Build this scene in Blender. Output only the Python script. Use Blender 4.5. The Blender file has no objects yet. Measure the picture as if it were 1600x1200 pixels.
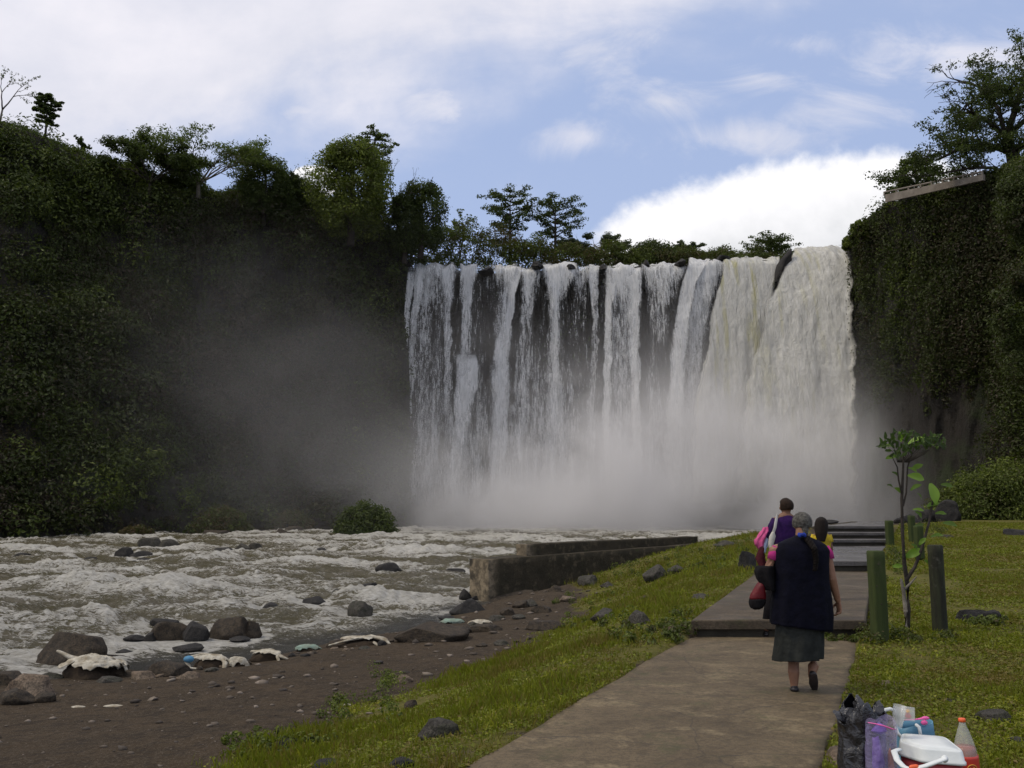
import bpy, bmesh, math, random
import numpy as np
from mathutils import Vector, Matrix
random.seed(7); RNG = np.random.default_rng(7)
SC = bpy.context.scene; COL = SC.collection
PI = math.pi

# ---------------------------------------------------------------- camera
F = 1400.0; HOR = 790.0; EYE = 1.6
PITCH = math.atan((HOR-600)/F)
cd = bpy.data.cameras.new('camera'); cam = bpy.data.objects.new('camera', cd); COL.objects.link(cam)
cam.location = (0, 0, EYE); cam.rotation_euler = (PI/2+PITCH, 0, 0)
cd.sensor_width = 36; cd.lens = 36*F/1600; cd.clip_start = .05; cd.clip_end = 3000
SC.camera = cam
SC.view_settings.view_transform = 'Standard'; SC.view_settings.look = 'None'
SC.view_settings.gamma = 1; SC.view_settings.use_curve_mapping = False
SC.view_settings.exposure = 0.0
SC.cycles.use_denoising = True
SC.cycles.max_bounces = 8; SC.cycles.diffuse_bounces = 3; SC.cycles.glossy_bounces = 3
SC.cycles.transparent_max_bounces = 24; SC.cycles.volume_bounces = 4; SC.cycles.transmission_bounces = 6
SC.cycles.sample_clamp_indirect = 4
ca, sa = math.cos(PITCH), math.sin(PITCH)
def ray(px, py):
    x = (px-800)/F; y = (600-py)/F
    return (x, ca - sa*y, sa + ca*y)
def at(px, py, Y):
    r = ray(px, py); k = Y/r[1]
    return Vector((r[0]*k, Y, EYE + r[2]*k))
def gnd(px, py, z):
    r = ray(px, py); k = (z-EYE)/r[2]
    return Vector((r[0]*k, r[1]*k, z))

# ---------------------------------------------------------------- node helper
def nd(nt, typ, ins=None, **kw):
    n = nt.nodes.new('ShaderNode'+typ)
    for k, v in kw.items(): setattr(n, k, v)
    for k, v in (ins or {}).items():
        s = n.inputs[k]
        if isinstance(v, bpy.types.NodeSocket): nt.links.new(v, s)
        elif isinstance(v, bpy.types.Node): nt.links.new(v.outputs[0], s)
        else:
            try: s.default_value = v
            except Exception:
                s.default_value = tuple(v)+(1,)
    return n
def mth(nt, op, a, b=0.0, c=0.0, clamp=False):
    n = nd(nt, 'Math', operation=op, use_clamp=clamp)
    for i, v in enumerate((a, b, c)):
        if isinstance(v, (int, float)): n.inputs[i].default_value = v
        else: nt.links.new(v.outputs[0] if isinstance(v, bpy.types.Node) else v, n.inputs[i])
    return n.outputs[0]
def smooth(nt, v, a, b):
    n = nd(nt, 'MapRange', {0: v, 1: a, 2: b, 3: 0.0, 4: 1.0}, interpolation_type='SMOOTHSTEP'); return n.outputs[0]
def mixc(nt, f, a, b, mode='MIX'):
    n = nt.nodes.new('ShaderNodeMix'); n.data_type = 'RGBA'; n.blend_type = mode
    for i, v in ((0, f), (6, a), (7, b)):
        if isinstance(v, bpy.types.NodeSocket): nt.links.new(v, n.inputs[i])
        elif isinstance(v, (int, float)): n.inputs[i].default_value = v
        else: n.inputs[i].default_value = tuple(v)+(1,)
    return n.outputs[2]
def ramp(nt, v, stops):
    n = nt.nodes.new('ShaderNodeValToRGB'); e = n.color_ramp.elements
    while len(e) < len(stops): e.new(.5)
    for i, (p, c) in enumerate(stops):
        e[i].position = p; e[i].color = (tuple(c)+(1,)) if not isinstance(c, (int, float)) else (c, c, c, 1)
    nt.links.new(v, n.inputs[0]); return n.outputs[0]
def noise(nt, vec, scale, detail=4, rough=.5, dist=0.0):
    return nd(nt, 'TexNoise', {'Vector': vec, 'Scale': scale, 'Detail': detail, 'Roughness': rough, 'Distortion': dist}).outputs[0]

# ---------------------------------------------------------------- sky and sun
SUN_EL, SUN_AZ = math.radians(56), math.radians(-98)   # azimuth from +Y towards +X
w = bpy.data.worlds.new('World'); SC.world = w; w.use_nodes = True
nt = w.node_tree; nt.nodes.clear()
tc = nd(nt, 'TexCoord'); dirv = tc.outputs['Generated']
sky = nd(nt, 'TexSky', sky_type='NISHITA', sun_disc=False, sun_elevation=SUN_EL, sun_rotation=SUN_AZ, air_density=1.0, dust_density=.6, ozone_density=2.2)
sp = nd(nt, 'SeparateXYZ', {0: dirv})
yy = mth(nt, 'MAXIMUM', mth(nt, 'ABSOLUTE', sp.outputs[1]), .08)
u = mth(nt, 'DIVIDE', sp.outputs[0], yy); v = mth(nt, 'DIVIDE', sp.outputs[2], yy)
uv = nd(nt, 'CombineXYZ', {0: u, 1: mth(nt, 'MULTIPLY', v, 1.9), 2: 0.0}).outputs[0]
uvi = nd(nt, 'CombineXYZ', {0: u, 1: v, 2: 3.0}).outputs[0]
def pxuv(px, py):
    r = ray(px, py); return r[0]/r[1], r[2]/r[1]
n1 = noise(nt, uv, 2.3, 8, .55, .3); n2 = noise(nt, uvi, 9, 7, .6, .2)
nmix = mth(nt, 'ADD', mth(nt, 'MULTIPLY', n1, .75), mth(nt, 'MULTIPLY', n2, .25))
# high veil, thick to the upper left
bias = mth(nt, 'ADD', mth(nt, 'MULTIPLY', u, -.62), mth(nt, 'MULTIPLY', mth(nt, 'SUBTRACT', v, .5), 1.9))
bias = mth(nt, 'ADD', mth(nt, 'MINIMUM', mth(nt, 'MAXIMUM', bias, -.16), .30), .045)
veil = smooth(nt, mth(nt, 'ADD', nmix, bias), .40, .78)
# small wisps
wisp = None
for (px, py, rx, ry) in ((1040,160,80,34),(915,215,62,26),(1300,172,95,28),(1150,215,120,30),(810,118,55,20),(1540,90,170,52),(1180,120,60,24),(700,160,120,36),(880,60,120,46),(470,175,110,22),(1245,70,60,20),(960,40,110,40)):
    cu, cv = pxuv(px, py)
    a = mth(nt, 'DIVIDE', mth(nt, 'SUBTRACT', u, cu), rx/F); b = mth(nt, 'DIVIDE', mth(nt, 'SUBTRACT', v, cv), ry/F)
    g = mth(nt, 'SUBTRACT', 1.0, mth(nt, 'SQRT', mth(nt, 'ADD', mth(nt, 'MULTIPLY', a, a), mth(nt, 'MULTIPLY', b, b))))
    wisp = g if wisp is None else mth(nt, 'MAXIMUM', wisp, g)
wisp = smooth(nt, mth(nt, 'ADD', wisp, mth(nt, 'MULTIPLY', mth(nt, 'SUBTRACT', noise(nt, uv, 6, 8, .62, .8), .5), 6.5)), -.7, 1.9)
veil = mth(nt, 'MAXIMUM', veil, mth(nt, 'MULTIPLY', wisp, .85))
# cumulus bank behind the falls
def ell(px, py, rx, ry):
    cu, cv = pxuv(px, py)
    a = mth(nt, 'DIVIDE', mth(nt, 'SUBTRACT', u, cu), rx/F); b = mth(nt, 'DIVIDE', mth(nt, 'SUBTRACT', v, cv), ry/F)
    return mth(nt, 'SUBTRACT', 1.0, mth(nt, 'SQRT', mth(nt, 'ADD', mth(nt, 'MULTIPLY', a, a), mth(nt, 'MULTIPLY', b, b))))
cum = mth(nt, 'MAXIMUM', mth(nt, 'MAXIMUM', ell(1340, 440, 400, 222), ell(1180, 440, 275, 158)), ell(490, 285, 48, 30))
n3 = noise(nt, uvi, 7, 8, .6, .1)
cumm = smooth(nt, mth(nt, 'ADD', cum, mth(nt, 'MULTIPLY', mth(nt, 'SUBTRACT', n3, .5), .75)), -.03, .15)
shade = smooth(nt, mth(nt, 'ADD', cum, mth(nt, 'MULTIPLY', mth(nt, 'SUBTRACT', n3, .5), 1.1)), .18, .95)
ccol = mixc(nt, shade, (1.05, 1.04, 1.06), (.66, .68, .71))
SKYK = 0.10
skyc = mixc(nt, 1.0, sky.outputs[0], (SKYK*1.5, SKYK*1.25, SKYK*1.12), 'MULTIPLY')
skyc = mixc(nt, .66, skyc, (.49, .61, .92))
veilc = mixc(nt, smooth(nt, nmix, .35, .75), (.74, .75, .84), (1.0, .96, 1.0))
c = mixc(nt, mth(nt, 'MULTIPLY', veil, .92), skyc, veilc)
c = mixc(nt, cumm, c, ccol)
bg = nd(nt, 'Background', {0: c, 1: 1.0})
nt.links.new(bg.outputs[0], nd(nt, 'OutputWorld').inputs[0])
SC.world.cycles.sampling_method = 'MANUAL'; SC.world.cycles.sample_map_resolution = 1024

sl = bpy.data.lights.new('sun', 'SUN'); so = bpy.data.objects.new('sun', sl); COL.objects.link(so)
sl.energy = 1.6; sl.angle = math.radians(14); sl.color = (1, .89, .70)
sdir = Vector((math.sin(SUN_AZ)*math.cos(SUN_EL), math.cos(SUN_AZ)*math.cos(SUN_EL), math.sin(SUN_EL)))
so.rotation_euler = (-sdir).to_track_quat('-Z', 'Y').to_euler()

# ---------------------------------------------------------------- numpy helpers
def _h(ix, iy, iz, seed):
    n = (ix*374761393 + iy*668265263 + iz*1274126177 + seed*974711) & 0x7fffffff
    n = ((n ^ (n >> 13))*1274126177) & 0x7fffffff
    n = (n ^ (n >> 16)) & 0xffff
    return n/32767.5 - 1
def vnoise(p, seed=0):
    p = np.asarray(p, float); i = np.floor(p).astype(np.int64); f = p-i; f = f*f*(3-2*f)
    x, y, z = i[..., 0], i[..., 1], i[..., 2]; fx, fy, fz = f[..., 0], f[..., 1], f[..., 2]
    r = 0
    for dx in (0, 1):
        for dy in (0, 1):
            for dz in (0, 1):
                r = r + _h(x+dx, y+dy, z+dz, seed)*(fx if dx else 1-fx)*(fy if dy else 1-fy)*(fz if dz else 1-fz)
    return r
def fbm(p, scale=1.0, octv=4, gain=.5, seed=0):
    p = np.asarray(p, float)*scale; r = 0; a = 1.0; t = 0
    for o in range(octv):
        r = r + a*vnoise(p + o*17.3, seed+o); t += a; a *= gain; p = p*2.03
    return r/t
def sstep(x, a, b):
    t = np.clip((np.asarray(x, float)-a)/(b-a), 0, 1); return t*t*(3-2*t)
def P3(x, y, z=0): 
    x, y, z = np.broadcast_arrays(np.asarray(x, float), y, z); return np.stack([x, y, z], -1)

def mesh(name, V, Fc, mat=None, parent=None, smooth_=True, attrs=None, uv=None):
    V = np.asarray(V, np.float32).reshape(-1, 3); Fc = np.asarray(Fc, np.int32); k = Fc.shape[1]
    me = bpy.data.meshes.new(name); me.vertices.add(len(V)); me.vertices.foreach_set('co', V.ravel())
    me.loops.add(Fc.size); me.loops.foreach_set('vertex_index', Fc.ravel())
    me.polygons.add(len(Fc)); me.polygons.foreach_set('loop_start', np.arange(0, Fc.size, k, dtype=np.int32))
    me.polygons.foreach_set('use_smooth', np.full(len(Fc), smooth_))
    me.update(calc_edges=True)
    for an, av in (attrs or {}).items():
        a = me.attributes.new(an, 'FLOAT', 'POINT'); a.data.foreach_set('value', np.asarray(av, np.float32).ravel())
    o = bpy.data.objects.new(name, me); COL.objects.link(o)
    if mat: me.materials.append(mat)
    if parent: o.parent = parent
    return o
def gridfaces(nr, nc, off=0, wrap=False):
    c2 = nc if wrap else nc-1
    r, c = np.meshgrid(np.arange(nr-1), np.arange(c2), indexing='ij')
    c1 = (c+1) % nc
    return np.stack([r*nc+c, r*nc+c1, (r+1)*nc+c1, (r+1)*nc+c], -1).reshape(-1, 4)+off
def tag(o, label=None, cat=None, group=None, kind=None):
    for k, v_ in (('label', label), ('category', cat), ('group', group), ('kind', kind)):
        if v_: o[k] = v_
    return o
def empty(name, loc=(0, 0, 0), rz=0):
    o = bpy.data.objects.new(name, None); COL.objects.link(o); o.location = loc; o.rotation_euler = (0, 0, rz)
    o.empty_display_size = .2; return o

class MB:
    """collects shapes into one mesh (quads/tris mixed via bmesh-free lists)"""
    def __init__(s): s.V = []; s.F = []; s.n = 0; s.T = []
    def add(s, V, Fc, tint=0.0):
        V = np.asarray(V, float).reshape(-1, 3); s.V.append(V)
        for f in Fc: s.F.append([int(i)+s.n for i in f])
        s.T.append(np.full(len(V), tint)); s.n += len(V)
    def grid(s, G, wrap=False, caps=False, tint=0.0):
        G = np.asarray(G, float); nr, nc = G.shape[:2]
        Fc = gridfaces(nr, nc, 0, wrap).tolist()
        if caps: Fc += [list(range(nc))[::-1], list(range((nr-1)*nc, nr*nc))]
        s.add(G, Fc, tint)
    def box(s, c, d, rz=0, tint=0.0, bev=0.0):
        x, y, z = d[0]/2, d[1]/2, d[2]/2
        if bev <= 0:
            V = np.array([(a*x, b*y, e*z) for e in (-1, 1) for b in (-1, 1) for a in (-1, 1)])
            Fc = [(0,2,3,1),(4,5,7,6),(0,1,5,4),(2,6,7,3),(0,4,6,2),(1,3,7,5)]
        else:
            bm = bmesh.new(); bmesh.ops.create_cube(bm, size=1)
            for v_ in bm.verts: v_.co = Vector((v_.co.x*d[0], v_.co.y*d[1], v_.co.z*d[2]))
            bmesh.ops.bevel(bm, geom=bm.edges[:], offset=bev, segments=2, affect='EDGES', profile=.5)
            V = np.array([v_.co[:] for v_ in bm.verts]); bm.verts.index_update(); Fc = [[q.index for q in f.verts] for f in bm.faces]; bm.free()
        cz, sz = math.cos(rz), math.sin(rz)
        V = V @ np.array([[cz, sz, 0], [-sz, cz, 0], [0, 0, 1]]) + np.asarray(c, float)
        s.add(V, Fc, tint)
    def tube(s, pts, rad, n=8, flat=(1, 1), up=(0, 0, 1), round_=True, tint=0.0, twist=0):
        pts = [Vector(p) for p in pts]; rad = list(rad) if hasattr(rad, '__len__') else [rad]*len(pts)
        if round_:
            a = (pts[0]-pts[1]).normalized(); b = (pts[-1]-pts[-2]).normalized(); r0, r1 = rad[0], rad[-1]
            pts = [pts[0]+a*r0*.95, pts[0]+a*r0*.65] + pts + [pts[-1]+b*r1*.65, pts[-1]+b*r1*.95]
            rad = [r0*.25, r0*.75] + rad + [r1*.75, r1*.25]
        G = []; upv = Vector(up)
        for i, p in enumerate(pts):
            t = (pts[min(i+1, len(pts)-1)]-pts[max(i-1, 0)]).normalized()
            x = upv.cross(t)
            if x.length < 1e-3: x = Vector((1, 0, 0)).cross(t)
            if x.length < 1e-3: x = Vector((0, 1, 0)).cross(t)
            x.normalize(); y = t.cross(x)
            G.append([p + x*(math.cos(2*PI*k/n)*rad[i]*flat[0]) + y*(math.sin(2*PI*k/n)*rad[i]*flat[1]) for k in range(n)])
        s.grid([[q[:] for q in row] for row in G], wrap=True, caps=True, tint=tint)
    def ball(s, c, r, n=12, tint=0.0):
        r = r if hasattr(r, '__len__') else (r, r, r)
        G = [[(c[0]+r[0]*math.sin(a)*math.cos(2*PI*k/(2*n)), c[1]+r[1]*math.sin(a)*math.sin(2*PI*k/(2*n)), c[2]-r[2]*math.cos(a)) for k in range(2*n)]
             for a in [PI*(.02+.96*i/n) for i in range(n+1)]]
        s.grid(G, wrap=True, caps=True, tint=tint)
    def build(s, name, mat, parent=None, smooth_=True, attr='tint'):
        me = bpy.data.meshes.new(name); V = np.concatenate(s.V)
        me.from_pydata(V.tolist(), [], s.F); me.polygons.foreach_set('use_smooth', [smooth_]*len(me.polygons))
        a = me.attributes.new(attr, 'FLOAT', 'POINT'); a.data.foreach_set('value', np.concatenate(s.T).astype(np.float32))
        me.materials.append(mat); o = bpy.data.objects.new(name, me); COL.objects.link(o)
        if parent: o.parent = parent
        return o
def subsurf(o, n=1):
    m = o.modifiers.new('subdiv', 'SUBSURF'); m.levels = n; m.render_levels = n; return o
def remesh(o, vox=.007, it=4):
    m = o.modifiers.new('remesh', 'REMESH'); m.mode = 'VOXEL'; m.voxel_size = vox; m.use_smooth_shade = True
    if it: s = o.modifiers.new('smooth', 'SMOOTH'); s.iterations = it; s.factor = .5
    return o

# ---------------------------------------------------------------- materials
def mat(name):
    m = bpy.data.materials.new(name); m.use_nodes = True; t = m.node_tree; t.nodes.clear()
    return m, t
def fin(t, sh, disp=None):
    o = nd(t, 'OutputMaterial'); t.links.new(sh if isinstance(sh, bpy.types.NodeSocket) else sh.outputs[0], o.inputs[0]); return o
def objc(t): return nd(t, 'TexCoord').outputs['Object']
def geo(t): return nd(t, 'NewGeometry').outputs['Position']
def attr(t, n): return nd(t, 'Attribute', attribute_name=n).outputs['Fac']
def bump(t, h, dist=.02, st=1.0): return nd(t, 'Bump', {'Height': h, 'Distance': dist, 'Strength': st}).outputs[0]
def simple(name, c1, c2=None, scale=8, rough=.8, bmp=.004, bscale=30, spec=.3, tint=None, sheen=0):
    m, t = mat(name); p = objc(t); c2 = c2 or tuple(x*.7 for x in c1)
    f = smooth(t, noise(t, p, scale, 5, .6), .3, .7)
    col = mixc(t, f, c1, c2)
    if tint: col = mixc(t, attr(t, 'tint'), col, tint)
    b = nd(t, 'BsdfPrincipled', {'Base Color': col, 'Roughness': rough, 'Specular IOR Level': spec})
    if sheen: b.inputs['Sheen Weight'].default_value = sheen
    if bmp: t.links.new(bump(t, noise(t, p, bscale, 4, .6), bmp), b.inputs['Normal'])
    fin(t, b); return m
def leafmat(name, stops, trans=.35, rough=.55):
    m, t = mat(name); col = ramp(t, attr(t, 'tint'), stops)
    b = nd(t, 'BsdfPrincipled', {'Base Color': col, 'Roughness': rough, 'Specular IOR Level': .25})
    tr = nd(t, 'BsdfTranslucent', {'Color': mixc(t, 1.0, col, (1.1, 1.25, .5), 'MULTIPLY')})
    mx = nd(t, 'MixShader', {0: trans, 1: b.outputs[0], 2: tr.outputs[0]})
    fin(t, mx); return m
M = {}
M['leaf'] = leafmat('foliage', [(0, (.110, .074, .045)), (.22, (.080, .066, .028)), (.38, (.054, .060, .017)), (.62, (.080, .105, .022)), (.85, (.125, .155, .030)), (1, (.18, .21, .04))])
M['leafcliff'] = leafmat('cliff_foliage', [(0, (.062, .046, .032)), (.22, (.046, .040, .020)), (.38, (.034, .040, .013)), (.62, (.050, .068, .016)), (.85, (.080, .104, .022)), (1, (.13, .155, .032))], .3)
M['leafdark'] = leafmat('dark_foliage', [(0, (.032, .040, .014)), (.5, (.060, .082, .024)), (1, (.12, .15, .045))], .45)
M['leafpale'] = leafmat('pale_foliage', [(0, (.05, .06, .035)), (.5, (.09, .11, .055)), (1, (.14, .165, .08))])
M['leafbig'] = leafmat('sapling_leaves', [(0, (.03, .05, .015)), (.4, (.05, .08, .02)), (.7, (.15, .26, .035)), (1, (.26, .40, .07))], .45, .4)
M['grass'] = leafmat('grass_blades', [(0, (.17, .13, .038)), (.2, (.14, .13, .018)), (.5, (.130, .152, .013)), (.8, (.185, .205, .016)), (1, (.27, .26, .03))], .3, .5)
M['bark'] = simple('bark', (.06, .05, .042), (.03, .026, .022), 12, .9, .01, 25, .2)
M['barkpale'] = simple('pale_bark', (.20, .18, .15), (.10, .09, .075), 12, .9, .01, 25, .2)

# rock with moss/wet variation, colour driven by a per-object attribute
def rockmat(name, c1, c2, c3, wet=0.0, scale=3.0):
    m, t = mat(name); p = objc(t); g = geo(t)
    f = smooth(t, noise(t, p, scale, 6, .6), .35, .65)
    col = mixc(t, f, c1, c2)
    col = mixc(t, mth(t, 'MULTIPLY', smooth(t, noise(t, p, scale*3.1, 6, .7), .46, .58), .75), col, c3)
    col = mixc(t, .5, col, mixc(t, smooth(t, noise(t, p, scale*14, 4, .7), .3, .7), (0, 0, 0), (1, 1, 1)), 'OVERLAY')
    b = nd(t, 'BsdfPrincipled', {'Base Color': col, 'Roughness': .85-.5*wet, 'Specular IOR Level': .3+.3*wet})
    h = mth(t, 'ADD', noise(t, p, scale*3, 8, .65), mth(t, 'MULTIPLY', noise(t, p, scale*12, 6, .7), .35))
    t.links.new(bump(t, h, .06, .9), b.inputs['Normal']); fin(t, b); return m
M['rockwet'] = rockmat('wet_dark_rock', (.018, .0165, .016), (.032, .029, .026), (.010, .010, .010), .15)
M['rockbrown'] = rockmat('brown_rock', (.040, .030, .020), (.064, .048, .031), (.020, .016, .012), .1)
M['rockgrey'] = rockmat('grey_rock', (.050, .045, .038), (.078, .070, .058), (.026, .028, .016), .05)
M['rocktan'] = rockmat('tan_rock', (.16, .115, .080), (.20, .155, .11), (.08, .062, .045), .05)
# ---------------------------------------------------------------- path plan
WATER = -1.3
def lineX(a, b):
    k = (b[0]-a[0])/(b[1]-a[1]); return lambda y: a[0]+k*(np.asarray(y, float)-a[1])
pa, pb = gnd(735, 1200, 0), gnd(1078, 995, 0)
XL0 = lineX(pa, pb)
pc, pd_ = gnd(1284, 1200, 0), gnd(1345, 998, 0)
XR0 = lineX(pc, pd_)
s1L, s1R = gnd(1082, 967, .22), gnd(1352, 970, .22)
Y1 = (s1L.y+s1R.y)/2
e1L, e1R = gnd(1186, 892, .22), gnd(1362, 893, .22); Y2 = e1R.y
e2L, e2R = gnd(1240, 852, .44), gnd(1386, 853, .44); Y3 = e2R.y
XL1 = lineX(s1L, e1L); XR1 = lineX(s1R, e1R)
XL2 = lineX((e1L.x+.1, Y2), e2L); XR2 = lineX((e1R.x, Y2), e2R)
def XL(y): y = np.asarray(y, float); return np.where(y < Y1, XL0(y), np.where(y < Y2, XL1(y), XL2(y)))
def XR(y): y = np.asarray(y, float); return np.where(y < Y1, XR0(y), np.where(y < Y2, XR1(y), XR2(y)))
YP = 36.5
# river wall plan
WA = gnd(762, 935, -1.2); WB = at(1105, 843, WA.y+6.5); WC = at(1340, 817, YP+.3)
# shoreline, left to right, as seen at water level
shore = [(-60, 8.0), (-20, 12.5)] + [tuple(gnd(px, py, WATER)[:2]) for px, py in ((-200, 1090), (0, 1072), (100, 1062), (200, 1052), (300, 1040), (420, 1026), (510, 1006), (610, 990), (690, 966), (755, 944))] + \
        [(WA.x+.1, WA.y+.3), (WB.x, WB.y+.3), (WC.x, WC.y+.3), (19, 41), (27, 55), (36, 75), (47, 100), (60, 140)]
shore = np.array(shore)
def sdist(x, y):
    x = np.asarray(x, float); y = np.asarray(y, float); best = np.full(x.shape, 1e9); sgn = np.ones(x.shape)
    for a, b in zip(shore[:-1], shore[1:]):
        d = b-a; L = d@d; t = np.clip(((x-a[0])*d[0]+(y-a[1])*d[1])/L, 0, 1)
        qx, qy = a[0]+t*d[0]-x, a[1]+t*d[1]-y; dist = np.hypot(qx, qy)
        cr = d[0]*(y-a[1])-d[1]*(x-a[0])
        m = dist < best; best = np.where(m, dist, best); sgn = np.where(m, np.where(cr > 0, -1, 1), sgn)
    return best*sgn      # >0 inland
def grassw(y): return np.interp(y, [0, 7.8, 11.5, 16.5, 21.5, 27, 34], [2.6, 3.2, 3.9, 4.0, 4.8, 6.5, 9])
def height(x, y, rough=True):
    x, y = np.broadcast_arrays(np.asarray(x, float), np.asarray(y, float))
    sd = sdist(x, y)
    lawn = np.clip((y-9.0)*.0275, 0, .86)
    n = fbm(P3(x, y), .35, 3, seed=3)
    dl = XL(np.clip(y, -20, 60))-x
    dirt = WATER+.05+np.clip(sd, 0, 9)*.07 + .05*n + (sstep(y, 27, 30.5)*.42+sstep(y, 22, 32)*.35)*sstep(sd, 0, 1.6)
    gw = grassw(y)
    t = sstep(dl, 0.0, 1.0*1)*.12 + sstep(dl/gw, .15, 1.0)*.88
    land = lawn*(1-t) + np.minimum(dirt, lawn)*t
    land = land + .05*n*sstep(dl, .3, 1.5) + np.where(dl < -2, .05*n, 0)*sstep(-dl-2, 0, 3)
    # flat under the path
    inside = (x > XL(y)-.05) & (x < XR(y)+.05) & (y < YP)
    edge = np.minimum(x-XL(y), XR(y)-x)
    land = np.where(inside, np.minimum(land, lawn)-.06*sstep(edge, -.05, .1), land)
    if rough: land = land + .018*fbm(P3(x, y), 2.2, 4, .6, seed=9)*np.where(inside, 0, 1)
    under = WATER + np.maximum(sd*.45, -2.2)
    z = np.where(sd > 0, land, under)
    k = sstep(sd, -.05, .45); z = np.where((sd > 0) & (y < WA.y), under*(1-k)*0 + (WATER+.0)*(1-k) + land*k, z)
    # ground beyond the lawn drops towards the pool
    return z
def grassmask(x, y):
    x, y = np.broadcast_arrays(np.asarray(x, float), np.asarray(y, float))
    dl = XL(y)-x; n = fbm(P3(x, y), 1.1, 4, .6, seed=21)
    left = sstep(grassw(y)-dl+n*.9, -.05, .35)
    g = np.where(dl > 0, left, 1.0)
    n2 = fbm(P3(x, y), 3.0, 3, .6, seed=23); g = g*np.where((x > XL(y)+.06+.34*n2) & (x < XR(y)-.07-.36*n2) & (y < YP), 0, 1)
    return g*(sdist(x, y) > .5)

# ---------------------------------------------------------------- ground
def axis(pts):  # list of (value, step)
    out = []
    for (a, st), (b, _) in zip(pts[:-1], pts[1:]):
        n = max(1, int(round((b-a)/st))); out += list(np.linspace(a, b, n, endpoint=False))
    return np.array(out+[pts[-1][0]])
gx = axis([(-900, 120), (-60, 4), (-16, .5), (-7, .09), (8, .12), (14, .4), (34, 2), (100, 100), (900, 1)])
gy = axis([(-900, 120), (-30, 4), (-2, .4), (4, .08), (16, .13), (30, .3), (44, 1.2), (140, 1.5), (160, 100), (900, 1)])
X, Y = np.meshgrid(gx, gy); Z = height(X, Y)
GM = grassmask(X, Y); WET = 1-sstep(sdist(X, Y), 0, 1.3)
m, t = mat('ground'); g = geo(t)
dirt = mixc(t, smooth(t, noise(t, g, 1.3, 6, .6), .35, .65), (.034, .023, .012), (.050, .034, .018))
dirt = mixc(t, mth(t, 'MULTIPLY', smooth(t, noise(t, g, 16, 6, .75), .50, .62), .65), dirt, (.082, .062, .042))
dirt = mixc(t, mth(t, 'MULTIPLY', smooth(t, noise(t, g, 45, 4, .7), .54, .64), .7), dirt, (.135, .115, .09))
dirt = mixc(t, mth(t, 'MULTIPLY', smooth(t, noise(t, g, 6, 7, .72), .48, .62), .6), dirt, (.018, .013, .009))
turf = mixc(t, smooth(t, noise(t, g, 5, 6, .65), .3, .7), (.075, .076, .013), (.12, .105, .022))
turf = mixc(t, smooth(t, noise(t, g, 1.1, 4, .6), .55, .75), turf, (.085, .068, .035))
col = mixc(t, attr(t, 'grass'), dirt, turf)
b = nd(t, 'BsdfPrincipled', {'Base Color': col, 'Roughness': .9, 'Specular IOR Level': .2})
h = mth(t, 'ADD', noise(t, g, 14, 8, .7), mth(t, 'MULTIPLY', noise(t, g, 60, 4, .7), .3))
t.links.new(bump(t, h, .035, 1), b.inputs['Normal']); fin(t, b); M['ground'] = m
o = mesh('ground', P3(X, Y, Z), gridfaces(len(gy), len(gx)), M['ground'], attrs={'grass': GM})
tag(o, kind='structure')

# ---------------------------------------------------------------- path
def concrete(name, c1, c2, c3, rough=.8, wet=0.0):
    m, t = mat(name); g = geo(t)
    col = mixc(t, smooth(t, noise(t, g, 1.1, 6, .6), .35, .65), c1, c2)
    map_ = nd(t, 'Mapping', {'Vector': g, 'Scale': (1, 1.35, 1), 'Rotation': (0, 0, -.25)}).outputs[0]
    col = mixc(t, mth(t, 'MULTIPLY', smooth(t, noise(t, map_, 1.5, 9, .76, .6), .50, .66), .55), col, c3)
    col = mixc(t, mth(t, 'MULTIPLY', smooth(t, noise(t, g, 34, 5, .8), .46, .58), .5), col, tuple(x*.45 for x in c1))
    col = mixc(t, mth(t, 'MULTIPLY', smooth(t, noise(t, g, 4, 7, .75), .50, .62), .55), col, tuple(x*.5 for x in c1))
    crk = nd(t, 'TexVoronoi', {'Vector': mixc(t, .25, g, nd(t, 'TexNoise', {'Vector': g, 'Scale': 1.5, 'Detail': 5}).outputs[1]), 'Scale': .8}, feature='DISTANCE_TO_EDGE').outputs[0]
    col = mixc(t, mth(t, 'MULTIPLY', mth(t, 'SUBTRACT', 1.0, smooth(t, crk, .0, .006)), .5), col, (.03, .025, .02))
    col = mixc(t, mth(t, 'MULTIPLY', smooth(t, noise(t, g, 2.3, 7, .75), .53, .66), .55), col, (.050, .052, .018))
    r = mth(t, 'SUBTRACT', rough, mth(t, 'MULTIPLY', smooth(t, noise(t, g, .9, 4, .6), .4, .6), wet))
    b = nd(t, 'BsdfPrincipled', {'Base Color': col, 'Roughness': r, 'Specular IOR Level': .4})
    t.links.new(bump(t, mth(t, 'ADD', noise(t, g, 9, 8, .7), mth(t, 'MULTIPLY', noise(t, g, 70, 3, .6), .3)), .018, .9), b.inputs['Normal']); fin(t, b); return m
M['path'] = concrete('worn_concrete', (.096, .070, .038), (.138, .103, .058), (.28, .22, .125))
M['step'] = concrete('step_concrete', (.064, .047, .028), (.094, .070, .043), (.17, .135, .085), .8, .1)
M['stepwet'] = concrete('wet_concrete', (.075, .068, .062), (.11, .10, .092), (.15, .14, .125), .5, .3)
M['riser'] = simple('step_riser', (.035, .030, .022), (.055, .048, .034), 6, .9, .01, 20)
ys = axis([(-14, .15), (Y1+.25, 1)]); ss = np.linspace(0, 1, 24)
jl = fbm(P3(ys, 0), 2.2, 3, seed=31)*.05; jr = fbm(P3(ys, 9), 2.2, 3, seed=32)*.06
G = []
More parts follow.
